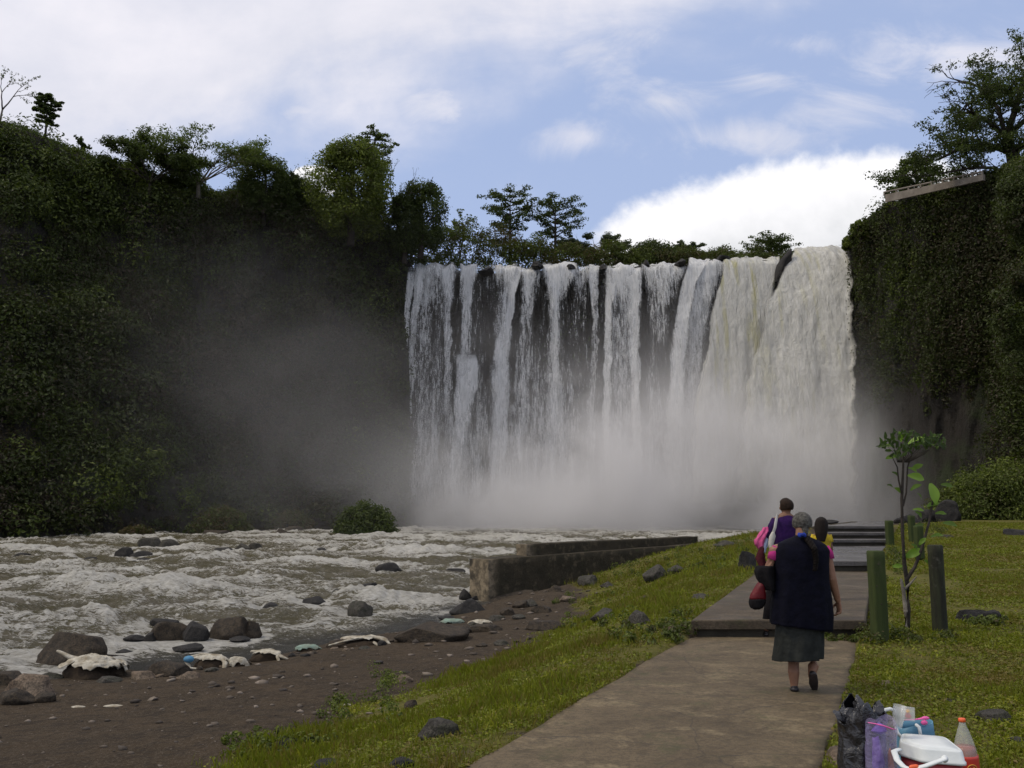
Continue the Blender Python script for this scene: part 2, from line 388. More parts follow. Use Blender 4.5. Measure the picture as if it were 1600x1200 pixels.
for i, y in enumerate(ys):
    a, b_ = XL0(y)+jl[i], XR0(y)+jr[i]
    row = [(a, y, -.25)] + [(a+(b_-a)*s, y, .012+.008*float(fbm(P3(a+(b_-a)*s, y), 1.2, 3, seed=5))) for s in ss] + [(b_, y, -.25)]
    G.append(row)
G = np.array(G); tag(mesh('path', G, gridfaces(*G.shape[:2]), M['path']), kind='structure')
def slab(name, y0, y1, fl, fr, ztop, th, m, over=.06, zb=None):
    """a cast slab with an overhanging lip on a recessed base, following the path plan"""
    mb = MB(); n = 14
    yy_ = np.linspace(y0, y1, n); G = []
    for y in yy_:
        a, b_ = float(fl(y)), float(fr(y)); r = .015
        xs = np.linspace(a+r, b_-r, 10)
        G.append([(a, y, ztop-th), (a, y, ztop-r)] + [(x, y, ztop+.004*math.sin(x*3+y)) for x in xs] + [(b_, y, ztop-r), (b_, y, ztop-th)])
    G = np.array(G); f = G[0].copy(); f[:, 1] -= .0
    front = f.copy(); front[1:-1, 2] = np.minimum(front[1:-1, 2], ztop-r)
    mb.grid(G)
    mb.grid(np.stack([np.concatenate([f[:1], np.stack([f[1:-1, 0], f[1:-1, 1]-.012, np.full(len(f)-2, ztop-r)], -1), f[-1:]]), f]))
    lo = np.stack([f[:, 0], f[:, 1]-.012, np.full(len(f), ztop-th)], -1)
    up_ = np.stack([f[:, 0], f[:, 1]-.012, np.full(len(f), ztop-r)], -1)
    mb.grid(np.stack([lo, up_]))
    bk = np.stack([f[:, 0], f[:, 1]+over, np.full(len(f), ztop-th)], -1); mb.grid(np.stack([bk, lo]))
    o = tag(mb.build(name, m, smooth_=False), kind='structure')
    base = MB(); zb = ztop-.6 if zb is None else zb
    for sgn in (0,):
        c = []
        for y in (y0+over, y1-.02):
            a, b_ = float(fl(y))+over, float(fr(y))-over; c.append((a, b_, y))
        (a0, b0, ya), (a1, b1, yb) = c
        V = [(a0, ya, zb), (b0, ya, zb), (b1, yb, zb), (a1, yb, zb), (a0, ya, ztop-th+.002), (b0, ya, ztop-th+.002), (b1, yb, ztop-th+.002), (a1, yb, ztop-th+.002)]
        base.add(V, [(0, 1, 5, 4), (1, 2, 6, 5), (3, 0, 4, 7)])
    tag(base.build('path_base', M['riser'], smooth_=False), kind='structure')
    return o
slab('path_step', Y1, Y2+.1, XL1, XR1, .22, .11, M['step'])
slab('path_step', Y2, Y3+.1, XL2, XR2, .44, .10, M['stepwet'])
XLp = lineX((e2L.x+.4, Y3), (WC.x+.2, YP)); XRp = lineX((e2R.x-.02, Y3), (at(1388, 815, YP).x, YP))
slab('path_step', Y3, Y3+1.2, XLp, XRp, .62, .08, M['stepwet'])
slab('path_step', Y3+.75, Y3+2, XLp, XRp, .80, .08, M['stepwet'])
slab('path_step', Y3+1.6, YP, XLp, XRp, .98, .08, M['stepwet'])

# ---------------------------------------------------------------- river wall (two tiers) and its continuation
m, t = mat('mossy_wall'); g = geo(t); tcx = attr(t, 'tint')
col = mixc(t, smooth(t, noise(t, g, 1.6, 7, .65), .35, .65), (.052, .042, .026), (.030, .026, .016))
col = mixc(t, smooth(t, noise(t, g, 3.5, 7, .7), .52, .66), col, (.095, .076, .048))
col = mixc(t, smooth(t, noise(t, g, 2.2, 5, .7), .6, .75), col, (.045, .055, .018))
pale = mixc(t, smooth(t, noise(t, g, 5, 7, .7), .4, .6), (.26, .21, .14), (.11, .09, .062))
pale = mixc(t, smooth(t, noise(t, g, 1.9, 5, .6), .55, .7), pale, (.05, .043, .032))
col = mixc(t, tcx, col, pale)
b = nd(t, 'BsdfPrincipled', {'Base Color': col, 'Roughness': .88, 'Specular IOR Level': .25})
t.links.new(bump(t, mth(t, 'ADD', noise(t, g, 5, 8, .7), mth(t, 'MULTIPLY', noise(t, g, 30, 5, .7), .4)), .06, 1), b.inputs['Normal']); fin(t, b); M['wall'] = m
def wallmesh(name, pts, ztops, zb, th, parent=None, batter=0.0, seed=0, slant=0.0, notch=False):
    """a thick eroded concrete wall along pts; front (towards the camera) and far face, top, near end"""
    pts = [Vector(p).to_2d() for p in pts]; L = [0]
    for a, b_ in zip(pts[:-1], pts[1:]): L.append(L[-1]+(b_-a).length)
    n = max(8, int(L[-1]/.16)); rows = []; tn = []
    prof = [(-.0, k/10) for k in range(0, 11)] + [(.25, 1), (.5, 1), (.75, 1)] + [(1.0, 1-k/5) for k in range(0, 6)]
    for i in range(n+1):
        s = L[-1]*i/n; j = max(q for q in range(len(L)-1) if L[q] <= s+1e-6); f = (s-L[j])/(L[j+1]-L[j])
        p = pts[j].lerp(pts[j+1], f); zt = ztops[j]+(ztops[j+1]-ztops[j])*f
        d = (pts[j+1]-pts[j]).normalized(); nrm = Vector((-d.y, d.x))
        row = []
        for (o_, h_) in prof:
            z = zb+(zt-zb)*h_; q = p + nrm*(o_*th) - nrm*(batter*(1-h_)) + d*(slant*h_ if i < 3 else 0)*(1-i/3)
            row.append((q.x, q.y, z))
        rows.append(row)
    G = np.array(rows); dsp = fbm(G, .9, 5, .55, seed=seed)*.07 + fbm(G, 6, 3, .6, seed=seed+3)*.02
    G[:, :, 0] += dsp*.5; G[:, :, 1] += dsp; G[:, :, 2] += dsp*.35
    nr, nc = G.shape[:2]; Fc = gridfaces(nr, nc)
    # near end: quads across the profile (front half to rear half)
    k = 11+1
    end = []
    fr = list(range(0, 12)); re = list(range(nc-1, 11, -1))
    mb = MB(); mb.grid(G[:, :])
    T = np.tile(0.0, G.shape[:2]); T[0] = 1; T[1] = .8; T[2] = .25
    mb.T[-1] = T.ravel()
    # end cap as its own strip grid between front edge and rear edge of profile 0
    E = []; 
    zf = G[0, :11]; zr = G[0, [nc-1, nc-1, nc-2, nc-2, nc-3, nc-3, nc-4, nc-4, nc-5, nc-5, nc-6]]
    for a, b_ in zip(zf, zr):
        E.append([a+(b_-a)*q for q in np.linspace(0, 1, 7)])
    E = np.array(E); E[:, 1:-1, 0] += fbm(E[:, 1:-1]*3, 1, 3, seed=seed)*.04-.01
    mb.grid(E[:, ::-1]); mb.T[-1][:] = 1.0
    return mb.build(name, M['wall'], parent)
e = empty('river_wall', (WA.x, WA.y, -1.3)); tag(e, 'long low mossy concrete river wall of two tiers with a broken pale end', 'wall')
inv = Matrix.Translation(-e.location)
def rel(o, e): o.matrix_parent_inverse = Matrix.Translation(-Vector(e.location)); return o
zlo0 = at(765, 875, WA.y).z; WB2 = Vector((WB.x, WB.y, 0))
zlo1 = at(1105, 849, WB.y).z
o = wallmesh('lower_tier', [WA, WB2], [zlo0, zlo1], -1.7, .95, e, .05, 1); rel(o, e)
d_ = (WB-WA).to_2d().normalized(); nn = Vector((-d_.y, d_.x))
u0 = Vector((at(822, 862, WA.y+1.3).x, WA.y+.95+.5)); u1 = WB.to_2d()+nn*.45
o = wallmesh('upper_tier', [Vector((u0.x, u0.y, 0)), Vector((u1.x, u1.y, 0))], [at(825, 851, u0.y).z, at(1104, 838, u1.y).z], zlo0-.2, .5, e, 0, 4, slant=-.0); rel(o, e)
# broken footing under the near end
mb = MB(); mb.tube([(WA.x+.2, WA.y+.15, -1.5), (WA.x+1.2, WA.y+.45, -1.25)], [.42, .35], 12, (1, .8)); o = mb.build('footing', M['rockbrown'], e); rel(o, e)
o = wallmesh('parapet', [Vector((WB.x+.05, WB.y-.1, 0)), WC], [at(1108, 845, WB.y).z, at(1340, 816, YP).z+.02], -.6, .35, None, 0, 8)
tag(o, 'dark sloping concrete wall rising from the river wall to the top of the steps', 'wall')

# ---------------------------------------------------------------- river
wy = []; yv = 9.0
while yv < 150: wy.append(yv); yv *= 1.0048
wy = np.array(wy); wu = np.linspace(-.75, .62, 620)
WX = wu[None, :]*(wy[:, None]+2); WY = np.repeat(wy[:, None], len(wu), 1)
def waves(x, y):
    q = P3(x+y*.35, y*1.0-x*.15)
    a = fbm(q*[.32, .55, 1], 1, 2, seed=41)
    b_ = 1-np.abs(fbm(q*[.75, 1.6, 1], 1, 3, .55, seed=42))*2.2
    c_ = 1-np.abs(fbm(q*[2.2, 4.2, 1], 1, 3, .6, seed=43))*2
    calm = sstep(sdist(x, y)*-1, .1, 1.6)
    calm = calm*(1-.75*np.exp(-(((x+4.6)/2.2)**2+((y-19.2)/2.2)**2)))
    z = (.22*a+.17*b_*(.5+.5*a)+.09*c_+.035*fbm(q*[5, 8, 1], 1, 3, .65, seed=45))*(.25+.75*calm)*1.25
    # standing waves
    for (px, py, w_, h_) in ((500//1, 0, 0, 0),): pass
    return z, b_, c_, calm
HZ, BB, CC, CALM = waves(WX, WY)
for (px, py, w_, hh) in ((250, 930, .9, .34), (330, 905, 1.1, .38), (130, 925, .9, .3), (60, 920, .8, .3), (450, 888, 1.5, .36), (350, 880, 1.5, .4), (200, 945, .7, .25), (560, 905, 1.2, .25), (700, 870, 2.0, .35), (610, 860, 2.5, .35), (90, 890, 1.5, .32), (160, 975, .6, .22), (560, 940, .6, .18)):
    c0 = gnd(px, py, WATER)
    HZ = HZ + hh*np.exp(-(((WX-c0.x)/(w_*1.6))**2+((WY-c0.y)/w_)**2))*(1+.5*BB)*.8
far = sstep(WY, 25, 90); HZ = HZ*(1+.3*far)
foam = .42*BB+.22*CC+HZ*1.2+fbm(P3(WX+.5*WY, WY*1.6), .16, 3, seed=51)*.9+fbm(P3(WX+.4*WY, WY*2.0), .5, 3, seed=52)*.6 + far*.25
foam = foam*(.35+.65*CALM) - (1-CALM)*.10 - .84 + .50*sstep(-sdist(WX, WY), .15, .5)*(1-sstep(-sdist(WX, WY), 1.5, 4.5))*(1-1.2*np.exp(-(((WX+4.6)/2.4)**2+((WY-19.0)/2.2)**2)))
m, t = mat('river_water'); g = geo(t)
mp = nd(t, 'Mapping', {'Vector': g, 'Scale': (.85, 2.3, 1), 'Rotation': (0, 0, .3)}).outputs[0]
fn = noise(t, mp, 3.2, 9, .72, 1.2); fn2 = noise(t, mp, 13, 6, .75, .6)
fz = mth(t, 'ADD', attr(t, 'foam'), mth(t, 'ADD', mth(t, 'MULTIPLY', mth(t, 'SUBTRACT', fn, .5), 3.2), mth(t, 'MULTIPLY', mth(t, 'SUBTRACT', fn2, .5), 2.4)))
fm = smooth(t, fz, -.14, .30)
murk = mixc(t, smooth(t, noise(t, mp, .8, 4, .6), .35, .65), (.080, .070, .032), (.115, .100, .064))
murk = mixc(t, attr(t, 'dark'), murk, (.045, .045, .042))
foamc = mixc(t, smooth(t, noise(t, mp, 6, 6, .7), .3, .7), (.58, .57, .53), (.33, .315, .27))
col = mixc(t, fm, murk, foamc)
b = nd(t, 'BsdfPrincipled', {'Base Color': col, 'Roughness': mth(t, 'ADD', .16, mth(t, 'MULTIPLY', fm, .65)), 'Specular IOR Level': .5, 'IOR': 1.33})
hh_ = mth(t, 'ADD', mth(t, 'MULTIPLY', fn, 1.0), mth(t, 'MULTIPLY', fn2, .35))
t.links.new(bump(t, hh_, .14, 1), b.inputs['Normal']); fin(t, b); M['water'] = m
river = o = mesh('river', P3(WX, WY, WATER+HZ), gridfaces(len(wy), len(wu)), M['water'], attrs={'foam': foam, 'dark': np.clip((1-CALM)*1.1-.2, 0, 1)})
tag(o, kind='structure')
# ---------------------------------------------------------------- cliffs
# stations: (px, base depth, top depth, py of the top, base z)
ST = [(-700, 40, 60, 120, -1), (-330, 58, 78, 160, -1), (-120, 70, 92, 178, -1), (0, 80, 100, 196, -1), (60, 84, 103, 216, -1), (130, 88, 106, 244, -1), (200, 92, 109, 276, -1), (300, 98, 112, 306, -1),
      (400, 103, 115, 308, -1.2), (480, 107, 117, 318, -1.3), (560, 110, 118, 332, -1.4), (615, 112, 118, 372, -1.5), (634, 113, 117, 402, -1.6),
      (646, 117, 118, 420, -1.8), (750, 118.5, 118, 424, -1.8), (850, 118, 117, 424, -1.8), (950, 117, 116, 420, -1.8), (1050, 116, 114, 414, -1.8), (1130, 115, 113, 411, -1.8), (1215, 113, 112, 407, -1.8), (1240, 112, 111, 398, -1.8), (1318, 109, 108, 392, -1.8),
      (1328, 103, 103, 374, -1.6), (1350, 99, 99.5, 346, -1.5), (1384, 94, 95, 314, -1.4), (1450, 86, 88, 296, -1.0), (1540, 78, 81, 272, -.6), (1620, 70, 76, 246, 0), (1760, 58, 66, 190, 0), (2000, 42, 52, 110, 0), (2500, 25, 38, 0, 0)]
ST = np.array(ST, float); sx = []
for (a, b_) in zip(ST[:-1, 0], ST[1:, 0]): sx += list(np.linspace(a, b_, max(2, int((b_-a)/ (3.2 if -60 < a < 1650 else 25))), endpoint=False))
sx = np.array(sx+[ST[-1, 0]])
bd, td, tpy, bz = [np.interp(sx, ST[:, 0], ST[:, k]) for k in (1, 2, 3, 4)]
isf = sstep(sx, 636, 650)*(1-sstep(sx, 1318, 1330))      # behind the falls
NV = 110; tv = np.linspace(0, 1, NV)
base = np.array([at(p, 800, d)[:] for p, d in zip(sx, bd)]); top = np.array([at(p, q, d)[:] for p, q, d in zip(sx, tpy, td)])
base[:, 2] = bz-1.0
CG = base[None]*(1-tv[:, None, None]) + top[None]*tv[:, None, None]
# the face bulges: steep near the top, a scree toe at the bottom away from the falls
toe = (1-isf)*(sstep(sx, -200, 0) - sstep(sx, 520, 620))
prof = (1-tv)**3
dirn = -top/np.linalg.norm(top[:, :2], axis=1)[:, None]; dirn[:, 2] = 0
CG += dirn[None]*(prof[:, None, None]*(7*toe)[None, :, None])
rgh = (1.0-.75*isf)
n1_ = 1.25*fbm(CG*[1, 1, .30], .10, 4, .6, seed=61); n2_ = fbm(CG*[1, 1, .35], .45, 4, .6, seed=62)
amp = (n1_*4.2*rgh[None, :] + n2_*1.3*(1-.3*isf)[None, :])
under = sstep(tv, .40, .50)*0
CG += dirn[None]*(amp*(1-.6*tv[:, None]**8))[:, :, None]
CG[-1, :, 2] += fbm(CG[-1], .25, 3, seed=63)*.6
# plateau behind the rim
rows = [CG]
back = top/np.linalg.norm(top[:, :2], axis=1)[:, None]; back[:, 2] = 0
for k, (dd, up_) in enumerate(((3, .3), (8, .3), (20, .2), (60, 0), (250, -4))):
    r = CG[-1]+back*dd; r[:, 2] += up_*(1-isf) - .6*isf + fbm(r, .2, 3, seed=64)*.4; rows.append(r[None])
CA = np.concatenate(rows)
m, t = mat('cliff_rock'); g = geo(t)
st_ = nd(t, 'Mapping', {'Vector': g, 'Scale': (1, 1, .28)}).outputs[0]
col = mixc(t, smooth(t, noise(t, st_, .35, 7, .65), .35, .65), (.017, .015, .013), (.036, .031, .025))
col = mixc(t, mth(t, 'MULTIPLY', smooth(t, noise(t, g, .16, 6, .65), .48, .66), attr(t, 'green')), col, (.030, .042, .014))
col = mixc(t, mth(t, 'MULTIPLY', smooth(t, noise(t, g, 1.6, 6, .7), .5, .7), .6), col, (.018, .018, .014))
b = nd(t, 'BsdfPrincipled', {'Base Color': col, 'Roughness': .85, 'Specular IOR Level': .25})
t.links.new(bump(t, mth(t, 'ADD', noise(t, st_, .7, 8, .7), mth(t, 'MULTIPLY', noise(t, g, 3, 6, .7), .4)), .9, 1), b.inputs['Normal']); fin(t, b); M['cliff'] = m
GRN = np.tile((1-isf*.85)[None], (CA.shape[0], 1))
tag(mesh('cliff', CA, gridfaces(*CA.shape[:2])[:, ::-1], M['cliff'], attrs={'green': GRN}), kind='structure')

FARROCKS = []
# ---------------------------------------------------------------- leaves
def leaves(C, N, S, T, aspect=.5, droop=.0, rng=RNG):
    """one folded leaf per centre C, facing N, size S; returns verts, faces, tint"""
    n = len(C); N = N/np.maximum(np.linalg.norm(N, axis=1), 1e-6)[:, None]
    A = rng.normal(size=(n, 3)); A[:, 2] -= droop; A -= N*np.sum(A*N, 1)[:, None]; A /= np.maximum(np.linalg.norm(A, axis=1), 1e-6)[:, None]
    B = np.cross(N, A); S = np.broadcast_to(S, (n,))[:, None]
    V = np.stack([C-A*S*.5, C+B*S*aspect*.5+A*S*.05+N*S*.12, C+A*S*.55, C-B*S*aspect*.5+A*S*.05+N*S*.12], 1).reshape(-1, 3)
    Fc = np.arange(4*n).reshape(-1, 4); return V, Fc, np.repeat(T, 4)
def leafobj(name, parts, mat_, parent=None):
    V = np.concatenate([p[0] for p in parts]); T = np.concatenate([p[2] for p in parts])
    return mesh(name, V, np.arange(len(V)).reshape(-1, 4), mat_, parent, smooth_=False, attrs={'tint': T})
def clump_leaves(C, R, per, size, tint, flat=1.0, rng=RNG, shell=.55, asp=.5, tj=.12, upb=.35):
    """leaf-filled clumps: centres C, radii R (arrays), tint array; leaves lie near the clump's surface"""
    idx = np.repeat(np.arange(len(C)), per); n = len(idx)
    D = rng.normal(size=(n, 3)); D /= np.linalg.norm(D, axis=1)[:, None]
    r = (shell+(1-shell)*rng.random(n)**.5)*(.85+.35*rng.random(n))
    off = D*(R[idx]*r)[:, None]; off[:, 2] *= flat
    N = D + rng.normal(size=(n, 3))*.55; N[:, 2] += upb
    S = size*(.6+.8*rng.random(n)); T = np.clip(tint[idx]+rng.normal(size=n)*tj, 0, 1)
    return leaves(C[idx]+off, N, S, T, asp, rng=rng)

# greenery on the cliffs
def cliff_sample(n, pxr, tr, dens):
    c = np.where((sx > pxr[0]) & (sx < pxr[1]))[0]; out = []; 
    ci = RNG.uniform(c[0], c[-1], n); ri = RNG.uniform(tr[0]*(NV-1), tr[1]*(NV-1), n)
    i0 = ci.astype(int); j0 = np.minimum(ri.astype(int), NV-2); fi = (ci-i0)[:, None]; fj = (ri-j0)[:, None]
    i1 = np.minimum(i0+1, len(sx)-1)
    P = (CG[j0, i0]*(1-fi)+CG[j0, i1]*fi)*(1-fj)+(CG[j0+1, i0]*(1-fi)+CG[j0+1, i1]*fi)*fj
    px = np.interp(ci, np.arange(len(sx)), sx); tt = ri/(NV-1)
    keep = RNG.random(n) < dens(px, tt, P); return P[keep], px[keep], tt[keep]
def dens_l(px, tt, P):
    a = sstep(fbm(P*[1, 1, .6], .11, 4, .6, seed=71), -.12, .16)
    brown = np.exp(-(((px-440)/150)**2+((tt-.45)/.30)**2)); d = .10+.90*a-.45*brown
    d = np.where(px > 560, d*.7, d); return np.clip(d, .06, 1)
P, px_, tt_ = cliff_sample(7200, (-140, 636), (.03, 1.0), dens_l)
R = .5+1.5*RNG.random(len(P))**2; out = -P/np.linalg.norm(P[:, :2], axis=1)[:, None]; out[:, 2] = .3
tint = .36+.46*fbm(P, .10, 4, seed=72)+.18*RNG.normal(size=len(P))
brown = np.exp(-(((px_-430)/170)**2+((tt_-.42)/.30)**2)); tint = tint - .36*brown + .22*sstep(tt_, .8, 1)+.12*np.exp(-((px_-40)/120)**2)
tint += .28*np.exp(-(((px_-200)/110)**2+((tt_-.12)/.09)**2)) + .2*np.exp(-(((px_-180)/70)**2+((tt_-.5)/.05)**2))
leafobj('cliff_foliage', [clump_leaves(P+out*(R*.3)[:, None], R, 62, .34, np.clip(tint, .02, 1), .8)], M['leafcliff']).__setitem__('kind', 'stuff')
P3_, px3_, tt3_ = cliff_sample(1100, (-140, 636), (.15, .98), lambda px, tt, P: .3+.7*sstep(fbm(P, .09, 3, seed=174), -.1, .2))
R = .22+.35*RNG.random(len(P3_)); out = -P3_/np.linalg.norm(P3_[:, :2], axis=1)[:, None]; out[:, 2] = 0
leafobj('hanging_vines', [clump_leaves(P3_+out*1.3, R, 60, .24, np.clip(.26+.30*RNG.random(len(P3_))+.2*fbm(P3_, .1, 2, seed=175), 0, 1), 6.5, upb=0)], M['leafcliff']).__setitem__('kind', 'stuff')
P2, px2, tt2 = cliff_sample(900, (-140, 630), (.02, .97), lambda px, tt, P: .35+.65*sstep(fbm(P, .07, 3, seed=171), -.1, .3))
R = 1.2+1.9*RNG.random(len(P2))**1.5; out = -P2/np.linalg.norm(P2[:, :2], axis=1)[:, None]; out[:, 2] = .35
tint = .50+.38*fbm(P2, .06, 3, seed=172)+.16*RNG.normal(size=len(P2)) - .30*np.exp(-(((px2-430)/150)**2+((tt2-.42)/.28)**2)) + .25*np.exp(-(((px2-190)/130)**2+((tt2-.15)/.12)**2))
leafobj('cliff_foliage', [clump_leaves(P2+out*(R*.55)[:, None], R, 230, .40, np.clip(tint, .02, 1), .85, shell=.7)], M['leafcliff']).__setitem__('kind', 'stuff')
def dens_r(px, tt, P):
    a = sstep(fbm(P*[1, 1, .4], .14, 4, .6, seed=75), -.3, .2)
    up_ = sstep(tt, .36, .52); d = (.35+.65*a)*up_ + .05*a
    d = np.maximum(d, sstep(px, 1520, 1600)*(.4+.6*a)*sstep(tt, .12, .25)); return d
P, px_, tt_ = cliff_sample(6800, (1328, 1850), (.02, 1.0), dens_r)
R = .4+1.0*RNG.random(len(P))**2; out = -P/np.linalg.norm(P[:, :2], axis=1)[:, None]; out[:, 2] = .2
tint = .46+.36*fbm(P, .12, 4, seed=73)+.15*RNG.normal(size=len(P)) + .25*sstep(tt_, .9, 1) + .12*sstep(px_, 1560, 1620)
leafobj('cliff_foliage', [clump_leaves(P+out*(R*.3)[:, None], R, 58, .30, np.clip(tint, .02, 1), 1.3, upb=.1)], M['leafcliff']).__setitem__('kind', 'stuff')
# hanging creepers on the wall behind the falls and on its rim
P, px_, tt_ = cliff_sample(900, (650, 1220), (.45, 1.0), lambda px, tt, P: .9*sstep(fbm(P*[1, 1, .3], .2, 3, seed=77), -.1, .2)*sstep(tt, .5, .95))
R = .3+.5*RNG.random(len(P)); tint = .35+.2*RNG.normal(size=len(P))
leafobj('cliff_foliage', [clump_leaves(P, R, 30, .26, np.clip(tint, .02, 1), 1.6, upb=0)], M['leafdark']).__setitem__('kind', 'stuff')

# ---------------------------------------------------------------- trees
def grow(mb, tips, p, d, L, r, depth, rng, spread=.6, upw=.15, kids=(2, 3), flatten=0.0, shrink=.72, wob=.12):
    pts = [p]; rad = [r]; q = Vector(p); dd = Vector(d)
    n = 4
    for i in range(n):
        dd = (dd + Vector(rng.normal(size=3))*wob + Vector((0, 0, upw))*.3).normalized()
        if flatten: dd.z *= (1-flatten); dd.normalize()
        q = q + dd*(L/n); pts.append(q.copy()); rad.append(r*(1-.42*(i+1)/n))
    mb.tube(pts, rad, 5 if r < .08 else 7, round_=False)
    if depth <= 1: tips += [(pts[-1], dd.copy()), (pts[2], dd.copy())]
    if depth == 0: return
    k = rng.integers(kids[0], kids[1]+1)
    for j in range(k):
        ax = Vector(rng.normal(size=3)); ax = (ax - dd*ax.dot(dd)).normalized()
        nd_ = (dd + ax*spread*(.6+.8*rng.random())).normalized()
        src = pts[-1] if j < 2 else pts[2]
        grow(mb, tips, src, nd_, L*shrink*(.8+.4*rng.random()), r*.56, depth-1, rng, spread, upw, kids, flatten, shrink, wob)
def tree(name, label, base, h, w, kind, lm, group=None, seed=0, cat='tree', size=.30, per=26, tint=.5, bark=None, lean=(0, 0)):
    rng = np.random.default_rng(seed+100); root = empty(name, base)
    tag(root, label, cat, group)
    mb = MB(); tips = []; bark = bark or M['bark']
    if kind == 'airy':      # umbrella-shaped, limbs fan out, foliage in thin plates
        nst = 3
        trunk_h = h*.30; p0 = Vector((0, 0, -.6)); p1 = Vector((lean[0]*trunk_h, lean[1]*trunk_h, trunk_h))
        mb.tube([p0, p0.lerp(p1, .5)+Vector((.1, 0, 0)), p1], [h*.035, h*.028, h*.022], 8, round_=False)
        for k in range(8):
            a = 2*PI*(k+rng.random()*.6)/8
            grow(mb, tips, p1, (math.cos(a)*w/h*.9+lean[0], math.sin(a)*.6*w/h, .75+.3*rng.random()), h*.30, h*.014, 3, rng, .62, .10, (2, 3), .10, .74)
        C = np.array([t_[0][:] for t_ in tips]); R = (.05+.05*rng.random(len(C)))*h*1.2
        C[:, 0] *= w*.5/np.percentile(np.abs(C[:, 0]), 85)
        LV = clump_leaves(C, R, int(per*2.4), size, np.clip(tint+.15*rng.normal(size=len(C)), 0, 1), .45, rng, .2)
    elif kind == 'bare':
        grow(mb, tips, (0, 0, -.4), (lean[0], 0, 1), h*.38, h*.022, 4, rng, .5, .12, (2, 3), 0, .72)
        C = np.array([t_[0][:] for t_ in tips]); R = np.full(len(C), h*.03)
        LV = clump_leaves(C, R, max(2, per//5), size, np.full(len(C), tint), .6, rng, .1)
    elif kind == 'dense':    # trunk swallowed by creepers, lumpy crown
        mb.tube([(0, 0, -1), (.1, 0, h*.4), (0, .1, h*.8)], [h*.04, h*.03, h*.015], 8, round_=False)
        for k in range(7):
            a = 2*PI*k/7; grow(mb, tips, (0, 0, h*(.35+.06*k)), (math.cos(a), math.sin(a), .6), w*.30, h*.012, 1, rng, .6, .1)
        n = int(160+h*w*3.2); a = rng.random(n)*2*PI; zz = rng.random(n)
        rr = (w*.5)*np.sqrt(np.clip(np.sin(PI*(.12+.80*zz))**1.1, 0, 1))*(.55+.45*rng.random(n))
        rr *= 1+.28*np.sin(3*a+seed)*np.cos(5*zz+seed)
        C = np.stack([rr*np.cos(a), rr*np.sin(a), h*(.05+.90*zz)], -1); R = (.06+.08*rng.random(n))*w
        LV = clump_leaves(C, R, per+34, size, np.clip(tint+.13*rng.normal(size=n)+.12*(zz-.5), 0, 1), .8, rng, .5)
    elif kind == 'layer':    # few level boughs with gaps between
        mb.tube([(0, 0, -.6), (lean[0]*h*.4, 0, h*.4), (lean[0]*h*.9, 0, h*.92)], [h*.028, h*.02, h*.006], 7, round_=False)
        Cs = []
        for k in range(9):
            z0 = h*(.42+.53*k/8); a0 = rng.random()*2*PI
            for s_ in range(3):
                a = a0+s_*2.1+rng.random()*.5; L = w*.5*(.62+.45*math.sin(PI*min(1, .12+k/9.5)))*(.65+.45*rng.random())
                pts = [Vector((lean[0]*z0, 0, z0)), Vector((lean[0]*z0+math.cos(a)*L*.5, math.sin(a)*L*.5, z0+L*.14)), Vector((lean[0]*z0+math.cos(a)*L, math.sin(a)*L, z0+L*.20))]
                mb.tube(pts, [h*.010, h*.006, h*.003], 5, round_=False)
                for q in np.linspace(.4, 1, 5): 
                    pp = pts[0].lerp(pts[2], q); Cs.append((pp.x+rng.normal()*.05*w, pp.y+rng.normal()*.05*w, pp.z+.02*h))
        C = np.array(Cs); R = (.06+.06*rng.random(len(C)))*w
        LV = clump_leaves(C, R, int(per*1.7), size, np.clip(tint+.15*rng.normal(size=len(C)), 0, 1), .32, rng, .2)
    elif kind == 'bush':
        for k in range(6):
            a = 2*PI*k/6; grow(mb, tips, (0, 0, -.2), (math.cos(a)*.7, math.sin(a)*.7, .8), h*.5, h*.03, 1, rng, .5)
        n = int(50+30*w); a = rng.random(n)*2*PI; ph = np.arccos(rng.random(n)); rr = .72+.28*rng.random(n)
        C = np.stack([w*.5*np.sin(ph)*np.cos(a)*rr, w*.42*np.sin(ph)*np.sin(a)*rr, h*.86*np.cos(ph)*rr*(1+.1*np.sin(3*a+seed))], -1)
        R = (.07+.07*rng.random(n))*w
        LV = clump_leaves(C, R, per+14, size, np.clip(tint+.12*rng.normal(size=n), 0, 1), .85, rng, .4)
    mb.build('trunk' if kind != 'bush' else 'stems', bark, root)
    leafobj('crown' if kind != 'bush' else 'leaves', [LV], lm, root)
    return root
def skyline(px, pytop, pybase, wpx, Y, kind, lm, label, seed, group='trees along the gorge rim', **kw):
    b_ = at(px, pybase, Y); tp = at(px, pytop, Y); return tree(kw.pop('name', 'tree'), label, b_, tp.z-b_.z, wpx/F*Y/ca*1.0, kind, lm, group, seed, **kw)
GR = 'trees along the gorge rim'
skyline(2, 108, 205, 62, 101, 'bare', M['leafpale'], 'pale slender tree with sparse twigs alone on the left hilltop', 1, bark=M['barkpale'], size=.22, per=20)
skyline(70, 150, 225, 40, 103, 'layer', M['leafdark'], 'short creeper-covered snag rising from the left hill', 2, per=30, tint=.6, size=.3)
skyline(126, 216, 262, 22, 106, 'bare', M['leafdark'], 'tiny leafy sapling on the hill slope between the snag and the spreading trees', 3, per=40, size=.3)
skyline(232, 212, 320, 132, 108, 'airy', M['leafdark'], 'dark spreading tree, lower left one of the two umbrella crowns', 4, per=18, tint=.45, size=.32)
skyline(308, 200, 325, 190, 111, 'airy', M['leafdark'], 'broad pale-limbed umbrella tree, tallest crown of the left skyline', 5, per=15, tint=.75, size=.30, bark=M['barkpale'])
skyline(368, 232, 320, 60, 112, 'bare', M['leafpale'], 'leafless twiggy tree beside the broad umbrella tree', 6, size=.2, per=8)
